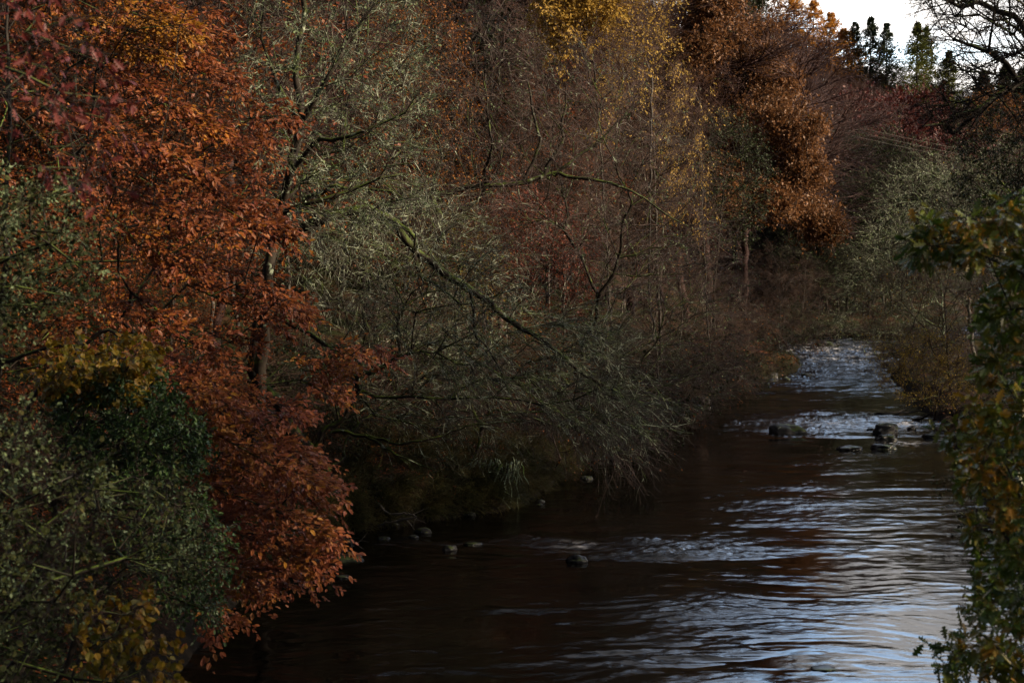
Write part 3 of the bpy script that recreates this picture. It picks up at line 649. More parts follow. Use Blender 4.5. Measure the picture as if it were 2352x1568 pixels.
# coloured small trees behind it
def simple(name, label, cat, poly, d0, d1, n, seed, x, y, bark, twig, tw, lf=None, lich=None, **k):
    return tree(name, label, cat, gz(x, y), fill(poly, d0, d1, n, rs(seed), 20), seed + 500, bark, twig, tw, lf, lich, **k)
TW = dict(n=6, L=1.0, sub=6, Ls=.5, spread=.9, droop=.05, r=.006, wob=.2)
simple('beech_tree', 'young beech with faded pink-red leaves behind the arching mossy limb', 'tree', [(1150,480),(1260,460),(1340,560),(1340,680),(1290,740),(1200,700),(1150,600)], 50, 54, 110, 50, 1.6, 53.5, 'bark_dark', 'twig_brown', TW,
       dict(n=3, size=.085, mat='red_leaf', shape=RHOMB, up=.5))
simple('hazel_bush', 'yellow-leaved hazel showing through the mossy twigs, left of the pink-red young beech', 'bush', [(960,520),(1060,500),(1140,580),(1130,700),(1060,740),(980,640)], 45, 49, 70, 51, -1.8, 48.5, 'bark_dark', 'twig_brown', TW,
       dict(n=1, size=.085, mat='hazel_leaf', shape=RHOMB, up=.4, keep=.8))
simple('beech_tree', 'orange-gold beech behind the lichen oak near the top of the photo', 'tree', [(830,120),(900,-60),(1020,-40),(1060,200),(1060,420),(980,440),(870,400)], 51, 56, 150, 52, -4.6, 54, 'bark_dark', 'twig_brown', TW,
       dict(n=2, size=.09, mat='orange_leaf', shape=RHOMB, up=.5, keep=.8))
simple('beech_tree', 'dull orange beech low behind the mossy twigs above the grassy bank', 'tree', [(980,700),(1240,720),(1330,850),(1240,930),(1040,900)], 47, 52, 90, 53, 0.6, 51, 'bark_dark', 'twig_brown', TW,
       dict(n=2, size=.08, mat='orange_leaf', shape=RHOMB, up=.5, keep=.5))
# brown fine-twigged birches, some still holding gold leaves
BT = dict(n=7, L=1.3, sub=7, Ls=.7, spread=.6, droop=.03, lift=.35, r=.007, wob=.12, ang=.55)
for k, (poly, n, x, y, lab, lf) in enumerate([
    ([(960,480),(980,120),(1020,-120),(1120,-190),(1210,-60),(1230,200),(1220,500),(1100,560)], 210, -1.0, 64, 'bare brown birch with fine upright twigs, left of the gold-leaved birches', dict(n=1, size=.06, mat='birch_leaf', shape=RHOMB, keep=.02)),
    ([(1160,560),(1180,120),(1230,-60),(1290,-160),(1340,-60),(1360,250),(1340,560)], 190, 2.4, 66, 'bare russet birch just left of the brightest gold birch', dict(n=1, size=.08, mat='red_leaf', shape=RHOMB, keep=.10)),
    ([(1340,620),(1360,250),(1380,40),(1450,-60),(1540,120),(1600,330),(1630,620),(1500,720)], 260, 7.2, 68, 'nearly bare birch with scattered pale gold leaves below the gold crown', dict(n=1, size=.085, mat='birch_leaf', shape=RHOMB, keep=.06, hang=.6))]):
    simple('birch_tree', lab, 'tree', poly, 60, 66, n, 60 + k, x, y, 'bark_birch', 'twig_birch', BT, lf)
simple('birch_tree', 'sunlit birch with a bright golden crown at the top centre', 'tree', [(1280,100),(1270,10),(1310,-110),(1370,-130),(1400,-60),(1390,60),(1350,110),(1300,130)], 57, 60, 90, 65, 4.0, 60.5, 'bark_birch', 'twig_birch', BT,
       dict(n=7, size=.12, mat='birch_leaf', shape=RHOMB, hang=.6, ang=1.3, keep=.95))
simple('birch_tree', 'second golden birch with a thinner crown, right of the brightest one', 'tree', [(1420,80),(1430,-60),(1480,-130),(1530,-60),(1530,60),(1560,140),(1500,180),(1450,260),(1400,320),(1400,200)], 57, 60, 100, 66, 6.6, 61, 'bark_birch', 'twig_birch', BT,
       dict(n=3, size=.10, mat='birch_leaf', shape=RHOMB, hang=.6, ang=1.3, keep=.42))
WT = dict(n=5, L=1.5, sub=6, Ls=.7, spread=.5, droop=.5, r=.005, wob=.1, ang=.5)
simple('birch_tree', 'weeping birch with gold leaves on hanging strings beside the brown oak', 'tree', [(1520,200),(1570,130),(1620,260),(1630,380),(1600,520),(1550,420),(1530,300)], 62, 65, 60, 67, 9.4, 66, 'bark_birch', 'twig_birch', WT,
       dict(n=3, size=.095, mat='birch_leaf', shape=RHOMB, hang=.6, ang=1.3, keep=.5))

# ================================================================== the brown oak and its neighbours
OT = dict(n=6, L=1.3, sub=6, Ls=.6, spread=1.1, droop=.02, r=.010, wob=.25)
def lobes(pts, d0, d1, n, seed):
    """crown built of rounded lobes: (px, py, radius px) each"""
    r = rs(seed); out = []
    for (px, py, rad) in pts:
        d = (d0 + d1) / 2 + r.uniform(-1, 1) * (d1 - d0) / 3
        c = PX(px, py, d); R3 = rad / F * d
        q = unit(r.normal(0, 1, (n, 3))) * R3 * r.uniform(.72, 1.0, (n, 1)); q[:, 2] *= .8
        q = q[q[:, 2] > -R3 * .55]; out.append(c + q)
    return np.concatenate(out)
cl = lobes([(1600,110,60),(1650,60,62),(1730,110,65),(1590,200,60),(1680,190,75),(1770,190,55),(1620,290,55),(1740,280,75),(1820,290,55),(1790,370,60),(1840,400,45),(1700,380,60),(1770,470,60),(1850,500,50),(1690,470,55),(1640,390,50),(1880,525,30),(1640,10,50)], 92, 101, 44, 70)
tree('oak_tree', 'big rounded oak holding dense rust-brown leaves at right of centre', 'tree', gz(15.5, 101), cl, 71, 'bark_dark', 'twig_brown', OT,
     dict(n=3, size=.20, mat='oak_brown_leaf', shape=RHOMB, up=.4, ang=1.4), rt=.016, alpha=.25)
cl = fill([(1610,300),(1680,270),(1750,330),(1760,460),(1720,560),(1640,560),(1590,420)], 84, 89, 150, rs(72), 15)
tree('ivy_clad_tree', 'dark green ivy-clad tree standing in front of the brown oak', 'tree', gz(12.6, 88), cl, 73, 'bark_dark', 'twig_dark', dict(n=5, L=.9, sub=5, Ls=.4, spread=1.1, droop=.05, r=.01, wob=.2),
     dict(n=3, size=.12, mat='ivy_leaf', shape=RHOMB, up=.4, ang=1.4, keep=.6), rt=.012)
cl = lobes([(1640,-20,45),(1700,10,40)], 118, 122, 60, 74)
tree('scots_pine_tree', 'dark green tree crown peeping above the brown oak', 'tree', gz(17, 122), cl, 75, 'bark_dark', 'twig_dark', OT, dict(n=4, size=.18, mat='ivy_leaf', shape=RHOMB, up=.4, ang=1.4), rt=.014)

# ================================================================== right bank
cl = cat_(fill([(2200,560),(2230,510),(2300,480),(2352,470),(2560,440),(2560,1640),(2330,1640),(2300,1540),(2290,1430),(2260,1330),(2250,1200),(2240,1080),(2220,980),(2290,860),(2300,700),(2260,620)], 10.8, 13.8, 200, rs(80), 50),
          fill([(2135,520),(2200,520),(2210,560),(2150,570)], 11.4, 12, 7, rs(81)), fill([(2190,1505),(2260,1490),(2260,1530)], 11.4, 12, 5, rs(82)))
tree('oak_tree', 'nearby oak with lobed green and orange leaves down the right edge', 'tree', gz(7.9, 12.5), cl, 82, 'bark_dark', 'twig_dark',
     dict(n=5, L=.26, sub=4, Ls=.14, spread=1.0, droop=.08, r=.003, wob=.2), dict(n=3, size=.095, mat='green_oak_leaf', shape=OAK, up=.5, ang=1.3, hang=.2), rt=.005, wob=.1)
# dark bare tree against the sky, with ivy on its trunk
base = gz(13.8, 31)
cl = cat_(fill([(2120,-20),(2180,-80),(2560,-200),(2620,200),(2440,300),(2300,240),(2210,190),(2160,120)], 28, 33, 330, rs(83), 15),
          fill([(2120,240),(2210,200),(2260,260),(2180,330)], 28.5, 31, 22, rs(84), 10))
tree('bare_oak_tree', 'black leafless branches of a tree tangled against the bright sky, top right', 'tree', base, cl, 85, 'bark_dark', 'twig_dark',
     dict(n=5, L=.7, sub=6, Ls=.34, spread=1.0, droop=.02, r=.010, wob=.38), dict(n=1, size=.05, mat='orange_leaf', shape=OVAL, keep=.04), None,
     scaf=[P3((2560,700,31),(2540,400,31),(2500,260,31),(2420,170,31),(2340,190,30.5),(2250,250,30),(2190,270,30)), P3((2420,170,31),(2350,60,31),(2260,10,31),(2150,-10,31)),
           P3((2340,190,30.5),(2270,120,30),(2190,90,30)), P3((2500,260,31),(2560,0,31)), P3((2250,250,30),(2200,300,30),(2120,290,29.5))], wob=.2, rt=.013, e=.42, sr=[(.22,.05),(.10,.03),(.07,.03),(.12,.05),(.06,.02)])
cl = fill([(2210,250),(2300,230),(2560,200),(2560,600),(2260,560),(2230,420)], 32, 36, 240, rs(86), 20)
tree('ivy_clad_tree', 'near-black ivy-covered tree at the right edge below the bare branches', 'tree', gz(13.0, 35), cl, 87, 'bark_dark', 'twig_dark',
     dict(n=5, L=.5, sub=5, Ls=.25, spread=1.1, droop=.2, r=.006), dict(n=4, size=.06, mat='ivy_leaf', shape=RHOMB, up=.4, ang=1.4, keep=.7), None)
# lichen willows leaning over from the right bank
cl = cat_(fill([(1930,760),(1960,620),(2040,490),(2120,400),(2250,340),(2320,340),(2330,560),(2230,640),(2130,700),(2020,780)], 92, 102, 300, rs(88), 25))
tree('lichen_willow_tree', 'grey lichen-covered willow leaning left over the river below the sky gap', 'tree', gz(30.5, 100), cl, 89, 'bark_lichen', 'twig_lichen',
     dict(n=5, L=2.3, K=7, sub=5, Ls=.8, spread=1., droop=.05, r=.018, wob=.2), dict(n=1, size=.1, mat='yellow_leaf', shape=RHOMB, keep=.03), dict(n=2, size=.12, keep=.25), wob=.18, rt=.012, sag=.06)
cl = cat_(fill([(1985,800),(2010,640),(2100,600),(2220,600),(2290,760),(2240,900),(2120,860),(2050,800)], 58, 65, 230, rs(90), 20))
tree('willow_tree', 'thin willow with sparse yellow leaves hanging over the rocks at right', 'tree', gz(19.6, 63), cl, 91, 'bark_dark', 'twig_brown',
     dict(n=6, L=.9, sub=6, Ls=.4, spread=.9, droop=.12, r=.006, wob=.25), dict(n=1, size=.085, mat='hazel_leaf', shape=RHOMB, keep=.16, hang=.6), dict(n=1, size=.05, keep=.2), wob=.15, sag=.08)
cl = fill([(2020,800),(2160,780),(2220,900),(2180,940),(2090,930),(2030,880)], 58, 63, 90, rs(92), 12)
tree('willow_bush', 'low bush of thin yellow-green stems at the right waterside above the boulders', 'bush', gz(18.4, 62), cl, 93, 'bark_dark', 'twig_brown',
     dict(n=8, L=.8, sub=6, Ls=.35, spread=.6, droop=.05, lift=.7, r=.006), dict(n=2, size=.08, mat='yellow_leaf', shape=NEED, keep=.8, up=.2), None)
# ================================================================== woods behind: one of each kind, then copies
random.seed(5)
M['dark_red_leaf'] = leafmat('dark_red_leaf', [(.06,.012,.01),(.12,.022,.018),(.18,.04,.025)], 0.4, 0.5, .2)
def egg(h, rx, n, seed, lo=.25, base=(0, 0, 0)):
    r = rs(seed); q = unit(r.normal(0, 1, (n, 3))) * (r.uniform(0, 1, (n, 1)) ** .42)
    q = q * np.array([rx, rx, h * (1 - lo) / 2]) + np.array([0, 0, h * (1 + lo) / 2])
    q[:, :2] *= (1.0 + .25 * vnoise(q[:, 0] * .6, q[:, 1] * .6, q[:, 2] * .6))[:, None]
    return q + np.array(base)
def proto(name, x, y, h, rx, n, seed, bark, twig, tw, lf=None, lich=None, lo=.25, **k):
    b = gz(x, y); t = tree(name, 'x', 'tree', b, egg(h, rx, n, seed, lo, b), seed, bark, twig, tw, lf, lich, **k); t['h'] = h; return t
HT = dict(n=7, L=1.7, sub=7, Ls=.9, spread=.75, droop=.0, lift=.35, r=.014, wob=.15, ang=.6)
purple = proto('bare_beech_tree', 30, 182, 15, 4.8, 150, 101, 'twig_purple', 'twig_purple', dict(HT, r=.02), rt=.022, top=.85)
greyt = proto('bare_ash_tree', 30, 160, 12, 4.2, 130, 102, 'twig_grey', 'twig_grey', HT, rt=.022, top=.85)
brown = proto('bare_birch_tree', -22, 62, 14, 4.2, 150, 103, 'bark_birch', 'twig_brown', dict(HT, r=.008, L=1.4, Ls=.7), dict(n=1, size=.09, mat='orange_leaf', shape=RHOMB, keep=.05), rt=.011, top=.85)
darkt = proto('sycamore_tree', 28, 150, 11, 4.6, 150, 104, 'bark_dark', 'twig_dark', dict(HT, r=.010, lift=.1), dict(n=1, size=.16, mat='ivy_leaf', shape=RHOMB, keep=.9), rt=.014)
rusty = proto('beech_tree', -16, 48, 14, 5.0, 190, 105, 'bark_dark', 'twig_dark', dict(n=6, L=1.2, sub=6, Ls=.6, spread=.9, droop=.08, flat=.4, r=.007), dict(n=2, size=.12, mat='beech_leaf', shape=RHOMB, up=.6), rt=.012)
redt = proto('copper_beech_tree', 40, 165, 9, 6.2, 240, 106, 'bark_dark', 'twig_purple', dict(HT, L=1.0, Ls=.5, lift=.1), dict(n=3, size=.14, mat='dark_red_leaf', shape=RHOMB, up=.4), lo=.12, rt=.014)
shrub = proto('bramble_bush', 8.0, 76, 2.6, 1.7, 60, 107, 'twig_brown', 'twig_brown', dict(n=6, L=.7, sub=5, Ls=.35, spread=1.0, droop=.2, r=.006, wob=.25), dict(n=1, size=.07, mat='orange_leaf', shape=RHOMB, keep=.12), lo=.05, rt=.006)
shrub['category'] = 'bush'
shrub2 = proto('bramble_bush', 4.5, 63, 2.6, 1.7, 60, 108, 'bark_mossy', 'twig_dark', dict(n=6, L=.7, sub=5, Ls=.35, spread=1.0, droop=.15, r=.006, wob=.25), dict(n=1, size=.075, mat='ivy_leaf', shape=ROUND, keep=.7), lo=.05, rt=.006)
shrub2['category'] = 'bush'
used = set()
def put(pr, x, y, h, label, group=None, wide=1.0):
    s = h / pr['h']
    if pr.name not in used:
        used.add(pr.name); c = pr; pr.location = gz(x, y); pr.rotation_euler = (0, 0, random.uniform(0, 6.28)); pr.scale = (s * wide, s * wide, s)
        if group: c['group'] = group
        c['label'] = label
    else:
        c = copy_tree(pr, gz(x, y), random.uniform(0, 6.28), s, label, None, group); c.scale = (s * wide, s * wide, s)
    return c
def putpx(pr, px, py, d, label, group=None, wide=1.0, hmin=4, hmax=30):
    t = PX(px, py, d); g = gz(t[0], t[1])
    return put(pr, t[0], t[1], float(np.clip(t[2] - g[2], hmin, hmax)), label, group, wide)

# far hillside: the purple-brown wood below the skyline
SX = [1640, 1700, 1800, 1900, 2000, 2100, 2200, 2350, 2500]; SY = [-30, 5, 50, 108, 150, 182, 205, 235, 240]
G1 = 'bare purple-brown trees covering the far hillside'
for row, (d, off, x0, x1, st) in enumerate([(255, 0, 1640, 2500, 44), (238, 28, 1660, 2480, 50), (222, 62, 1690, 2300, 56), (206, 98, 1720, 2300, 60), (190, 140, 1760, 2300, 62)]):
    x = x0 + (row % 2) * st / 2
    while x < x1:
        putpx(purple, x + random.uniform(-8, 8), np.interp(x, SX, SY) + off + random.uniform(-9, 12), d + random.uniform(-5, 5), 'leafless purple-brown tree in the wood on the far hillside under the skyline', G1, 1.1, 6, 17)
        x += st
# paler grey trees at the hill foot
G2 = 'bare grey trees at the foot of the far hill'
for px, py, d in [(1870,165,168),(1900,195,166),(1935,220,160),(1965,232,158),(1998,238,157),(2035,262,156),(2075,285,155)]:
    putpx(greyt, px, py, d, 'pale grey leafless tree between the brown oak and the dark red crown', G2, .85, 6, 16)
put(redt, *PX(2055, 300, 168)[:2], float(PX(2055, 205, 168)[2] - gz(*PX(2052, 300, 170)[:2])[2]), 'dark red rounded tree on the far hill below the conifers')
c = putpx(redt, 2075, 285, 162, 'lower dark red tree beside the rounded red one on the far hill', wide=.8)
putpx(redt, 2010, 232, 184, 'russet crown half hidden behind the left side of the rounded dark red tree', wide=1.0)

G3 = 'dark trees round the river bend'
for px, py, d in [(1880,300,158),(1925,292,156),(1968,296,154),(2010,310,154),(2055,330,152),(1860,400,146),(1905,420,144),(1950,410,145),(2000,400,147),(2050,400,148),(2100,380,148),(1880,540,138),(1930,560,140),(1985,540,146),(2035,520,150)]:
    putpx(darkt, px, py, d, 'dusky dark-leaved tree standing behind the river bend', G3, 1.1, 4, 18)
G4 = 'brown bushes filling the slope behind the spit'
for px, py, d, pr, g, lab in [(1560,560,84,brown,'b','brown birch above the left bank, left of the ivy-clad tree'),(1640,600,88,brown,'b','brown birch above the left bank below the ivy-clad tree'),(1720,560,100,brown,'b','brown birch at the foot of the big brown oak'),
                         (1790,560,104,brown,'b','brown birch right of the oak foot near the bend'),(1850,600,118,brown,'b','brown birch nearest the river bend on the left bank'),(1500,700,74,brown,'b','low brown birch by the water left of the mossy boulder')]:
    putpx(pr, px, py, d, lab, None, 1.15, 3, 14)
for px, py, d, pr, lab in [(1620,700,86,shrub,'brown twiggy bush above the spit, left end'),(1700,690,92,shrub,'brown twiggy bush directly above the leaf-covered spit'),(1780,700,104,shrub,'brown twiggy bush behind the tip of the spit'),(1840,700,116,shrub2,'green-tinged bush between spit and river bend'),
                     (1740,730,104,shrub2,'low green bush over the far end of the spit'),(1890,720,132,shrub2,'dark bush on the left of the distant rapids'),(1560,800,76,shrub,'brown bush hanging over black water left of the spit'),(1500,860,68,shrub2,'dark bush at the water left of the mossy boulder'),
                     (1940,735,146,shrub2,'dark bush on the bank closing off the distant rapids'),(1990,735,148,shrub,'brown bush on the far bank above the distant rapids'),(2060,720,150,shrub2,'dark bush right of the distant rapids')]:
    putpx(pr, px, py, d, lab, None, 1.25, 1.5, 6)
# wood on the slope behind the left bank
G5 = 'trees deep in the wood behind the left bank'
for (x, y, h, pr) in [(-19,36,14,rusty),(-13,41,13,rusty),(-24,44,15,brown),(-17,50,13,rusty),(-10,47,12,brown),(-9,58,13,brown),(-3,60,12,rusty),(-14,62,14,brown),(-21,60,15,rusty),(-4,70,13,brown),(2,74,13,brown),(-10,76,14,rusty),(-18,78,15,brown),(6,84,13,brown),(-2,88,14,rusty),(-11,92,15,brown),(10,96,13,rusty),(3,101,14,brown),(-7,106,15,brown),(9,114,14,brown),(17,126,14,brown),(14,140,13,darkt),(4,122,15,brown),(-16,110,15,brown),(22,150,13,purple),(10,158,15,purple),(-2,140,16,purple)]:
    put(pr, x, y, h, 'tree deep in the wood, half hidden behind the riverside trees of the left bank', G5)
KL = {'rusty': (rusty, 'rust-leaved beech deep in the left wood, seen through the bare branches in front', 'rust-leaved beeches deep in the left wood'),
      'brown': (brown, 'leafless brown birch deep in the left wood, seen through the bare branches in front', 'brown birches deep in the left wood'),
      'dark': (darkt, 'dusky leafy sycamore deep in the shade of the left wood', 'dusky sycamores deep in the left wood'),
      'purple': (purple, 'leafless purple-brown beech on the ridge behind the left wood', 'bare beeches on the ridge of the left wood')}
rr_ = random.Random(8)
for k in range(120):
    y = rr_.uniform(34, 128); dd_ = rr_.uniform(8, 46); x = float(np.interp(y, LB[:-5, 1], LB[:-5, 0])) - dd_
    if x < -.42 * y - 4: continue
    kk = 'purple' if dd_ > 34 else rr_.choice(['rusty', 'brown', 'brown', 'brown', 'dark', 'rusty'] if y < 50 else ['brown', 'brown', 'purple', 'dark', 'brown', 'rusty'])
    pr, lab, gg = KL[kk]; put(pr, x, y, rr_.uniform(12, 17), lab, gg, 1.1)
for x in range(330, 1720, 66):      # the ridge line closing off the sky
    putpx(purple, x, -150 + rr_.uniform(-40, 40), rr_.uniform(98, 128), KL['purple'][1], KL['purple'][2], 1.3, 12, 24)
# right bank wood, mostly beyond the frame edge; it shades the river
put(rusty, -8.7, 36.5, 8, 'short rust-leaved beech in the gap between the orange beech and the mossy leaning oak')
put(rusty, -11.5, 41, 10, 'rust-leaved beech on the slope behind the short one in the gap')
G6 = 'trees of the right bank wood'  # those past the frame edge are added for shade and reflections
for (x, y, h, pr) in [(27,50,12,brown),(22,36,14,brown),(25,24,15,brown),(31,14,15,brown),(28,4,15,brown),(36,22,16,brown),(26,-8,15,brown),(31,62,12,greyt),(27,72,11,darkt),(34,82,12,brown),(30,92,10,greyt),(40,96,12,brown),(37,108,10,brown),(46,116,12,darkt),(41,124,9,greyt),(54,122,11,brown),(34,40,14,brown),(40,26,14,brown)]:
    put(pr, x, y, h, 'bare or russet tree standing back on the right bank in the mostly unseen wood', G6)
G7 = 'unseen tall trees added on the right to shade the left bank'  # out-of-view trees put in to keep sun off the lower left
for (x, y, h, pr) in [(17,3,15,brown),(19,11,17,rusty),(18,19,18,rusty),(22,26,16,brown),(14,-4,15,brown),(26,8,18,brown),(26,18,18,rusty),(29,41,18,rusty),(34,50,18,darkt),(24,-6,17,brown),(31,30,18,brown)]:
    put(pr, x, y, h, 'unseen tall tree beyond the right edge of the view, added to shade the river and left bank', G7, 1.25)
t = PX(2290, 300, 100)
put(shrub, t[0], t[1], 3.0, 'peach-lit twiggy bush')['label'] = 'brown bush low behind the willow on the right bank'
cl = fill([(2235,240),(2290,215),(2350,250),(2340,320),(2250,310)], 112, 118, 60, rs(120), 8)
tree('hornbeam_tree', 'peach-coloured sunlit tree behind the ivy-clad trunk on the right', 'tree', gz(PX(2290,300,115)[0], 115), cl, 121, 'bark_dark', 'twig_brown', dict(HT, L=1.2, Ls=.6, r=.01), dict(n=2, size=.14, mat='orange_leaf', shape=RHOMB, keep=.7), rt=.012)

# conifers and larches on the ridge
def conifer(name, label, px, py, d, wr, mat, seed, dens=1.0, need=.55, hang=.1, cone=.40):
    rng = rs(seed); t = PX(px, py, d); g = np.array(gz(t[0], t[1])); h = max(7.0, t[2] - g[2])
    root = link(name, None, loc=g); tag(root, label, 'tree')
    b = Buf(); P = np.zeros((1, 8, 3)); P[0, :, 2] = np.linspace(0, h, 8); P[0, 1:-1, :2] = rng.normal(0, .06, (6, 2)); tube(b, P, np.linspace(h * .016, .02, 8)[None], 7)
    nb = int(230 * dens); z = h - np.minimum(h * .85, 13.0) * rng.uniform(0.01, 1, nb) ** 1.1; a = rng.uniform(0, 6.28, nb)
    L = np.minimum((h - z) * cone + .12, wr * 1.1) * rng.uniform(.3, 1.3, nb) * (1 + .35 * vnoise(np.cos(a) * 1.5 + seed, np.sin(a) * 1.5, z * .8))
    p0 = np.stack([0 * z, 0 * z, z], -1); up = rng.uniform(-.05, .4, nb) - .15 * (1 - z / h)
    dd = np.stack([np.cos(a), np.sin(a), up], -1); B = grow(p0, dd, L, 5, rng, -.04, .06)
    tube(b, B, np.tile(np.linspace(.035, .008, 5), (nb, 1)), 3); link('trunk', b.mesh(name + '_trunk', M['bark_dark']), root)
    T = kids(B, 8, 1.0, 3, rng, .8, .12, .12, t0=.1, flat=.3); T = T[:, :1] + (T - T[:, :1]) * np.clip(np.repeat(L, 8) / 2.2, .08, 1)[:, None, None]; lb = Buf()
    leaves(lb, T, 5, need * .9, rng, shape=NEED, up=.4, ang=.9, hang=hang); leaves(lb, B, 6, need, rng, shape=NEED, up=.4, ang=.8, hang=hang)
    link('foliage', lb.mesh(name + '_foliage', M[mat], False), root)
for i, (px, py, d, w, lab) in enumerate([(1785,-30,248,3.6,'orange larch on the skyline, leftmost of the larches'),(1825,-12,246,3.4,'slender orange larch between the leftmost larch and the tallest one'),(1869,2,244,4.0,'tallest backlit orange larch with its trunk showing against the sky'),(1908,30,244,3.8,'backlit orange larch just right of the tallest larch'),(1938,66,242,3.4,'small leaning orange larch beside the first dark spruce')]):
    conifer('larch_tree', lab, px, py, d, w * 1.6, 'larch_needle', 140 + i, .95, .45, .2, .7)
for i, (px, py, d, w, lab) in enumerate([(1964,52,242,2.0,'slim dark spruce, smallest of the three on the skyline'),(2000,41,240,3.1,'tallest dark pointed spruce on the skyline'),(2037,54,238,4.8,'broad dark spruce on the skyline, right of the pointed one')]):
    conifer('spruce_tree', lab, px, py, d, w, 'dark_needle', 150 + i, 1.1, .42)
for i, (px, py, d, w, lab) in enumerate([(2107,52,232,4.2,'sunlit yellow-green conifer right of the sky notch'),(2128,62,236,3.6,'yellow-green conifer touching the right side of the brightest one'),(2180,118,222,3.8,'soft lime-green conifer low behind the bare black branches')]):
    conifer('cypress_tree', lab, px, py, d, w, 'lime_needle', 160 + i, 1.2, .42)
for i, (px, py, d, w, lab) in enumerate([(2260,165,262,4.5,'distant dark conifer behind the bare branches, left one of three'),(2310,150,262,4.5,'distant dark conifer behind the bare branches, middle one of three'),(2350,160,262,4.5,'distant dark conifer at the right edge, behind the bare branches')]):
    conifer('spruce_tree', lab, px, py, d, w, 'dark_needle', 170 + i, 1.0, .7)

# ================================================================== rocks
ico = None
def icomesh(sub=4):
    import bmesh
    bm = bmesh.new(); bmesh.ops.create_icosphere(bm, subdivisions=sub, radius=1)
    v = np.array([q.co[:] for q in bm.verts]); f = np.array([[q.index for q in p.verts] for p in bm.faces]); bm.free(); return v, f
ICO = icomesh(4)
def rock(px, py, w, h, label, mat='rock', seed=0, point=0.0, z=None, name='boulder', flatk=.8):
    d = CAM_H / math.tan(math.atan((784 - HOR) / F) + math.atan((py + h * .4 - 784) / F)) if z is None else z
    c = PX(px, py, d); c[2] = 0.0 if z is None else c[2]
    W = w / F * d / 2; H = h / F * d * .82; point *= .5
    v, f = ICO; v = v.copy(); s = seed * 7.7
    n = fbm(v[:, 0] * 1.3 + s, v[:, 1] * 1.3 + s, v[:, 2] * 1.3 + s, 4)
    cell = vnoise(v[:, 0] * 2.2 + s, v[:, 1] * 2.2, v[:, 2] * 2.2 + s)
    v = v * (1 + .55 * n + .14 * np.round(cell * 2) / 2)[:, None]
    v[:, 2] = np.where(v[:, 2] > .55, .55 + (v[:, 2] - .55) * (.35 + point), v[:, 2])
    v = v * np.array([W, W * flatk, H / .85])
    b = Buf(); b.add(v, f); o = link(name, b.mesh(name, M[mat]), loc=(c[0], c[1] + W * .4, c[2] + H * .05)); tag(o, label, 'rock'); return o
RK = [(1808,985,74,32,'large boulder with a pale lichen top standing alone in midstream','rock',0),(2038,985,64,36,'large dark craggy boulder under the willow at right','rock',0),
 (2038,1004,46,18,'smooth dark boulder just below the craggy boulder','wet_rock',0),(2000,986,19,8,'small stone touching the left foot of the craggy boulder','wet_rock',0),(2094,984,19,11,'small pointed stone right of the craggy boulder','wet_rock',.4),
 (2140,1001,34,12,'low dark stone half hidden by the oak leaves at right','wet_rock',0),(1953,1029,52,11,'long wet ledge at the lower left of the boulder cluster','wet_rock',0),(2031,1026,55,14,'wide flat wet rock, lowest of the boulder cluster','wet_rock',0),
 (1926,964,19,6,'tiny dark stone in the bright water between the two large boulders','wet_rock',0),(1867,967,16,5,'tiny dark stone right behind the pale-topped boulder','wet_rock',0),(1908,981,11,4,'smallest stone in the bright water, right of the pale-topped boulder','wet_rock',0),
 (1615,918,42,26,'moss-capped boulder by the left bank','rock',0),(1527,924,18,9,'grey stone left of the moss-capped boulder, farthest of three','wet_rock',0),(1548,926,18,7,'flat grey stone, middle of three left of the moss-capped boulder','wet_rock',0),(1569,924,15,8,'grey stone nearest the left side of the moss-capped boulder','wet_rock',0),
 (1896,793,50,24,'broad mossy boulder in the rapids near the bend','rock',0),(1804,842,26,13,'dark rock off the tip of the leaf-covered spit','wet_rock',0),(1772,862,34,20,'moss-green rock at the end of the leaf-covered spit','rock',.2),
 (1920,831,15,7,'small dark stone in the rapids below the mossy boulder','wet_rock',0),(1945,824,22,4,'thin flat stone awash in the rapids, right of the small dark one','wet_rock',0),(1948,799,22,4,'flat stone awash right of the broad mossy boulder','wet_rock',0),
 (1032,1258,34,16,'pale blue-grey wet rock at the edge of the left bank','rock',0),(1084,1249,46,11,'dark low rock beside the pale blue-grey one','wet_rock',0),(1326,1286,42,14,'dark rock splitting the riffle in the foreground','wet_rock',1.0),
 (783,1283,100,15,'flat slab in black water beside the red beech leaves','wet_rock',0),(786,1325,34,10,'small round stone below the flat slab in black water','wet_rock',0),(1894,1536,60,7,'barely showing rock in the bright water at the bottom','wet_rock',0),
 (800,1243,26,13,'wet stone at the bank foot above the flat slab','wet_rock',0),(880,1236,32,12,'wet stone under the leaning dead branch','wet_rock',0),(950,1232,22,9,'dark stone at the bank foot left of the pale slab','wet_rock',0)]
for i, (px, py, w, h, lab, mt, pt) in enumerate(RK): rock(px, py, w, h, lab, mt, i + 1, pt, name='boulder' if w > 28 else 'stone')

# ================================================================== bank details
def leafscatter(name, label, pts, size, mat, seed, shape=OVAL):
    r = rs(seed); n = len(pts); d = unit(np.stack([r.normal(0, 1, n), r.normal(0, 1, n), r.normal(0, .25, n)], -1))
    P = np.stack([pts, pts + d * .01], 1); b = Buf(); leaves(b, P, 1, size, r, shape=shape, up=.7, ang=.6)
    return tag(link(name, b.mesh(name, M[mat], False)), label, 'leaves', kind='stuff')
def bankpts(y0, y1, o0, o1, n, seed, power=1.0):
    r = rs(seed); y = r.uniform(y0, y1, n); x = np.interp(y, LB[:-5, 1], LB[:-5, 0]) - (o0 + (o1 - o0) * r.uniform(0, 1, n) ** power)
    return np.stack([x, y, ground(x, y)], -1)
leafscatter('fallen_leaves', 'carpet of fallen brown and orange leaves on the left bank', cat_(bankpts(20, 60, .3, 9, 22000, 200) + [0, 0, .03]), .085, 'beech_leaf', 201)
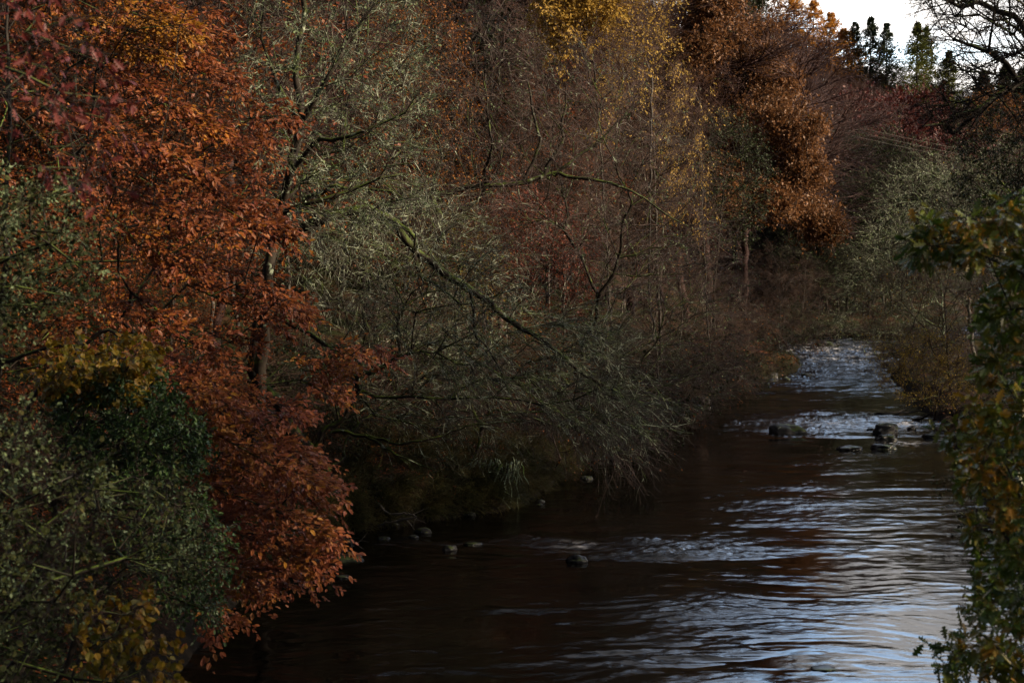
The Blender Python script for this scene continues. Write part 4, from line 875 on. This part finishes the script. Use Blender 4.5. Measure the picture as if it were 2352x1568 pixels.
p = bankpts(86, 106, .2, 7, 9000, 202); leafscatter('fallen_leaves', 'russet fallen leaves covering the low spit beside the rapids', p + [0, 0, .04], .13, 'beech_leaf_red', 203, RHOMB)
def grass(name, label, pts, L, seed, mat, droopdir):
    r = rs(seed); d = unit(r.normal(0, .5, (len(pts), 3)) + [0, 0, 1.0] + np.array(droopdir) * .5)
    P = grow(pts, d, L * r.uniform(.5, 1.3, len(pts)), 5, r, .42, .12); b = Buf()
    w = .009 * r.uniform(.7, 1.5, len(pts)); tube(b, P, w[:, None] * np.linspace(1, .15, 5)[None], 3); b.r.append(np.repeat(r.uniform(0, 1, len(pts)), 4 * 3))
    return tag(link(name, b.mesh(name, M[mat])), label, 'grass', kind='stuff')
M['grass'] = leafmat('grass', [(.015,.02,.006),(.05,.055,.010),(.10,.085,.02),(.10,.055,.018)], 1.4, .35, .25, .6)
def tuft(y0, y1, nt, per, seed, o0=0.05, o1=1.6):
    c = bankpts(y0, y1, o0, o1, nt, seed, 1.3); r = rs(seed + 1)
    p = np.repeat(c, per, 0) + r.normal(0, .09, (nt * per, 3)) * [1, 1, .2]; p[:, 2] = ground(p[:, 0], p[:, 1]) ; return p
grass('bank_grass', 'long yellow-green grass drooping over the undercut left bank', cat_(tuft(29, 52, 420, 46, 210, -.05, .9), tuft(34, 48, 200, 40, 212, .8, 5)), .6, 211, 'grass', (1, -.6, 0))
grass('spit_grass', 'dull green grass along the water by the leaf-covered spit', cat_(tuft(60, 110, 420, 26, 214, .05, 2.2)), .45, 215, 'grass', (1, -.6, 0))

def stick(name, label, cat, lines, r0, r1, mat, seed=0, z0=None, side=.25, n=5):
    rng = rs(seed); root = link(name, None, loc=lines[0][0]); tag(root, label, cat); o = np.array(lines[0][0]); b = Buf(); tb = Buf()
    for ln in lines:
        a = np.array(ln); t = np.linspace(0, len(a) - 1, len(a) * 4); P = np.stack([np.interp(t, range(len(a)), a[:, k]) for k in range(3)], -1) + rng.normal(0, r0 * .35, (len(t), 3))
        tube(b, (P - o)[None], np.linspace(r0, r1, len(t))[None], 8)
        T = kids((P - o)[None], n, side * 2, 4, rng, .8, .05, .2); tube(tb, T, np.tile(np.linspace(r1 * .7, .003, 4), (len(T), 1)), 4)
    link('limb', b.mesh(name + '_limb', M[mat]), root); link('twigs', tb.mesh(name + '_twigs', M[mat]), root)
stick('fallen_branch', 'bare grey dead branch lying in a loop on the left bank foot', 'branch', [P3((850,1140,37.5),(897,1182,37),(936,1178,36.8),(958,1186,36.6)), P3((870,1205,37),(915,1196,36.8),(958,1186,36.6)), P3((800,1190,37.2),(850,1192,37.2),(880,1165,37.3))], .045, .015, 'twig_grey', 301)
stick('fallen_branch', 'pale dead branch reaching level out from the bank below the mossy limb', 'branch', [P3((760,990,37),(840,1000,36.5),(920,1020,36),(1000,1005,36),(1080,975,36),(1200,968,36)), P3((840,1000,36.5),(900,1040,36),(1000,1080,36))], .05, .012, 'bark_mossy', 302, n=9, side=.4)
stick('fallen_branch', 'dark driftwood branches caught behind the craggy boulder', 'branch', [P3((1990,955,64.5),(2030,950,64),(2085,941,66)), P3((2025,960,63.5),(2070,948,64),(2110,943,65)), P3((2100,965,62),(2130,955,62),(2160,950,62))], .07, .02, 'twig_dark', 303, n=6, side=.5)
stick('fallen_branch', 'thin bare twig arching down to the water below the red beech tip', 'branch', [P3((745,1205,33),(790,1235,32.8),(820,1247,32.6),(838,1232,32.6))], .012, .005, 'twig_grey', 304)
# loose stones strewn along the foot of the left bank
r_ = rs(330); STM = []
for k in range(5):
    v, f = icomesh(3); q = k * 5.1; n_ = fbm(v[:, 0] * 1.4 + q, v[:, 1] * 1.4, v[:, 2] * 1.4 + q, 3); v = v * (1 + .5 * n_)[:, None] * [1, .8, .6]
    b = Buf(); b.add(v, f); STM.append(b.mesh('stone', M['wet_rock' if k % 2 else 'rock']))
for k in range(30):
    y = r_.uniform(30, 100); x = float(np.interp(y, LB[:-5, 1], LB[:-5, 0])) + r_.normal(.25, .6); sz = r_.uniform(.06, .16) ** 1.0 * r_.choice([1, 1, 2.2]) * (1 + y / 120)
    o = link('stone', STM[k % 5], loc=(x, y, r_.uniform(-.02, .06))); o.scale = (sz, sz, sz * r_.uniform(.6, 1)); o.rotation_euler = (0, 0, r_.uniform(0, 6.3))
    tag(o, 'small wet stone lying along the foot of the left bank', 'rock', 'stones along the foot of the left bank')
# exposed roots of the alder on the undercut bank
rng = rs(310); b = Buf(); o = PX(1140, 1060, 40.3); Lr = []
st = o + rng.uniform(-1, 1, (46, 3)) * [.75, .35, .12]; d = unit(np.stack([rng.normal(0, .35, 46), -rng.uniform(.1, .5, 46), -rng.uniform(.8, 1, 46)], -1))
P = grow(st, d, rng.uniform(.8, 1.5, 46), 8, rng, .08, .28); tube(b, P - o, np.linspace(1, .25, 8)[None] * rng.uniform(.010, .035, 46)[:, None], 6)
tag(link('exposed_roots', b.mesh('exposed_roots', M['bark_lichen']), loc=o), 'tangle of washed-out tree roots hanging from the undercut left bank', 'roots')

# undergrowth on the left bank
U = [(4.0,53,3.4),(5.8,58.5,3.6),(7.0,63,3.2),(8.8,68,3.6),(10.4,73,3.2),(11.8,77,3.4),(13.4,81,3),(1.2,45,2.6),(2.6,49,3),(.2,50,3.4),(19.6,106,3),(21,116,3.2),(-7.6,28,2.2),(-8.4,31,3.0),(-7.0,33.5,2.4),(-6.6,38,2.4),(-9.2,35,3.4),(-8,41,3.4),(-5.6,39.5,1.8),(-2.4,46,2.6),(-11,33,3.4),(-7.2,24.5,1.8),(-7,20,1.6),(-9.5,30,2.6),(-8.5,33,2.2),(-7.2,36,1.8),(-5,40,2.2),(-2.6,43,2.4),(-6.5,43,3),(-1.2,48,2.6),(1.2,52,2.6),(3.0,58,2.6),(-4,50,3),(-.5,56,3),(-10,38,3),(5.4,66,2.4),(7.8,72,2.4),(9.6,78,2.4),(6,76,3),(12.4,84,2.2),(3,68,3.2),(14,88,1.6),(10,88,3),(15.5,103,2.6),(18,113,2.6),(22,126,2.8),(27,136,2.8)]
for i, (x, y, h) in enumerate(U):
    put(shrub if i % 2 else shrub2, x, y, h, 'tangled undergrowth bush on the left bank behind the drooping branches', 'undergrowth bushes of the left bank', 1.2)
for i, (x, y, h) in enumerate([(13,38,2.0),(15.8,46,2.2),(19.5,57,2.0),(21.5,70,2.4),(24,80,2.6),(27,92,2.6),(30,104,2.6),(33,116,2.6),(37,125,2.6),(25,66,3),(29,80,3)]):
    put(shrub if i % 2 else shrub2, x, y, h, 'tangled undergrowth bush on the right bank under the willows', 'undergrowth bushes of the right bank', 1.2)

# overhead cables crossing the valley in front of the far hill
for k, (a, bq, lab) in enumerate([((1500,150,112),(2200,318,128),'highest of three thin cables strung across the valley'),((1500,160,112),(2200,330,128),'middle of three thin cables strung across the valley'),((1500,170,112),(2200,341,128),'lowest of three thin cables strung across the valley')]):
    A_ = PX(*a); B_ = PX(*bq); t = np.linspace(-.5, 1.6, 40)[:, None]; P = A_ + (B_ - A_) * t; P[:, 2] -= (1.1 * (1 - (2 * (t[:, 0] - .55) / 2.1) ** 2)); b = Buf()
    tube(b, P[None], np.full((1, 40), .010), 5); tag(link('power_cable', b.mesh('power_cable', M['twig_grey'])), lab, 'cable')
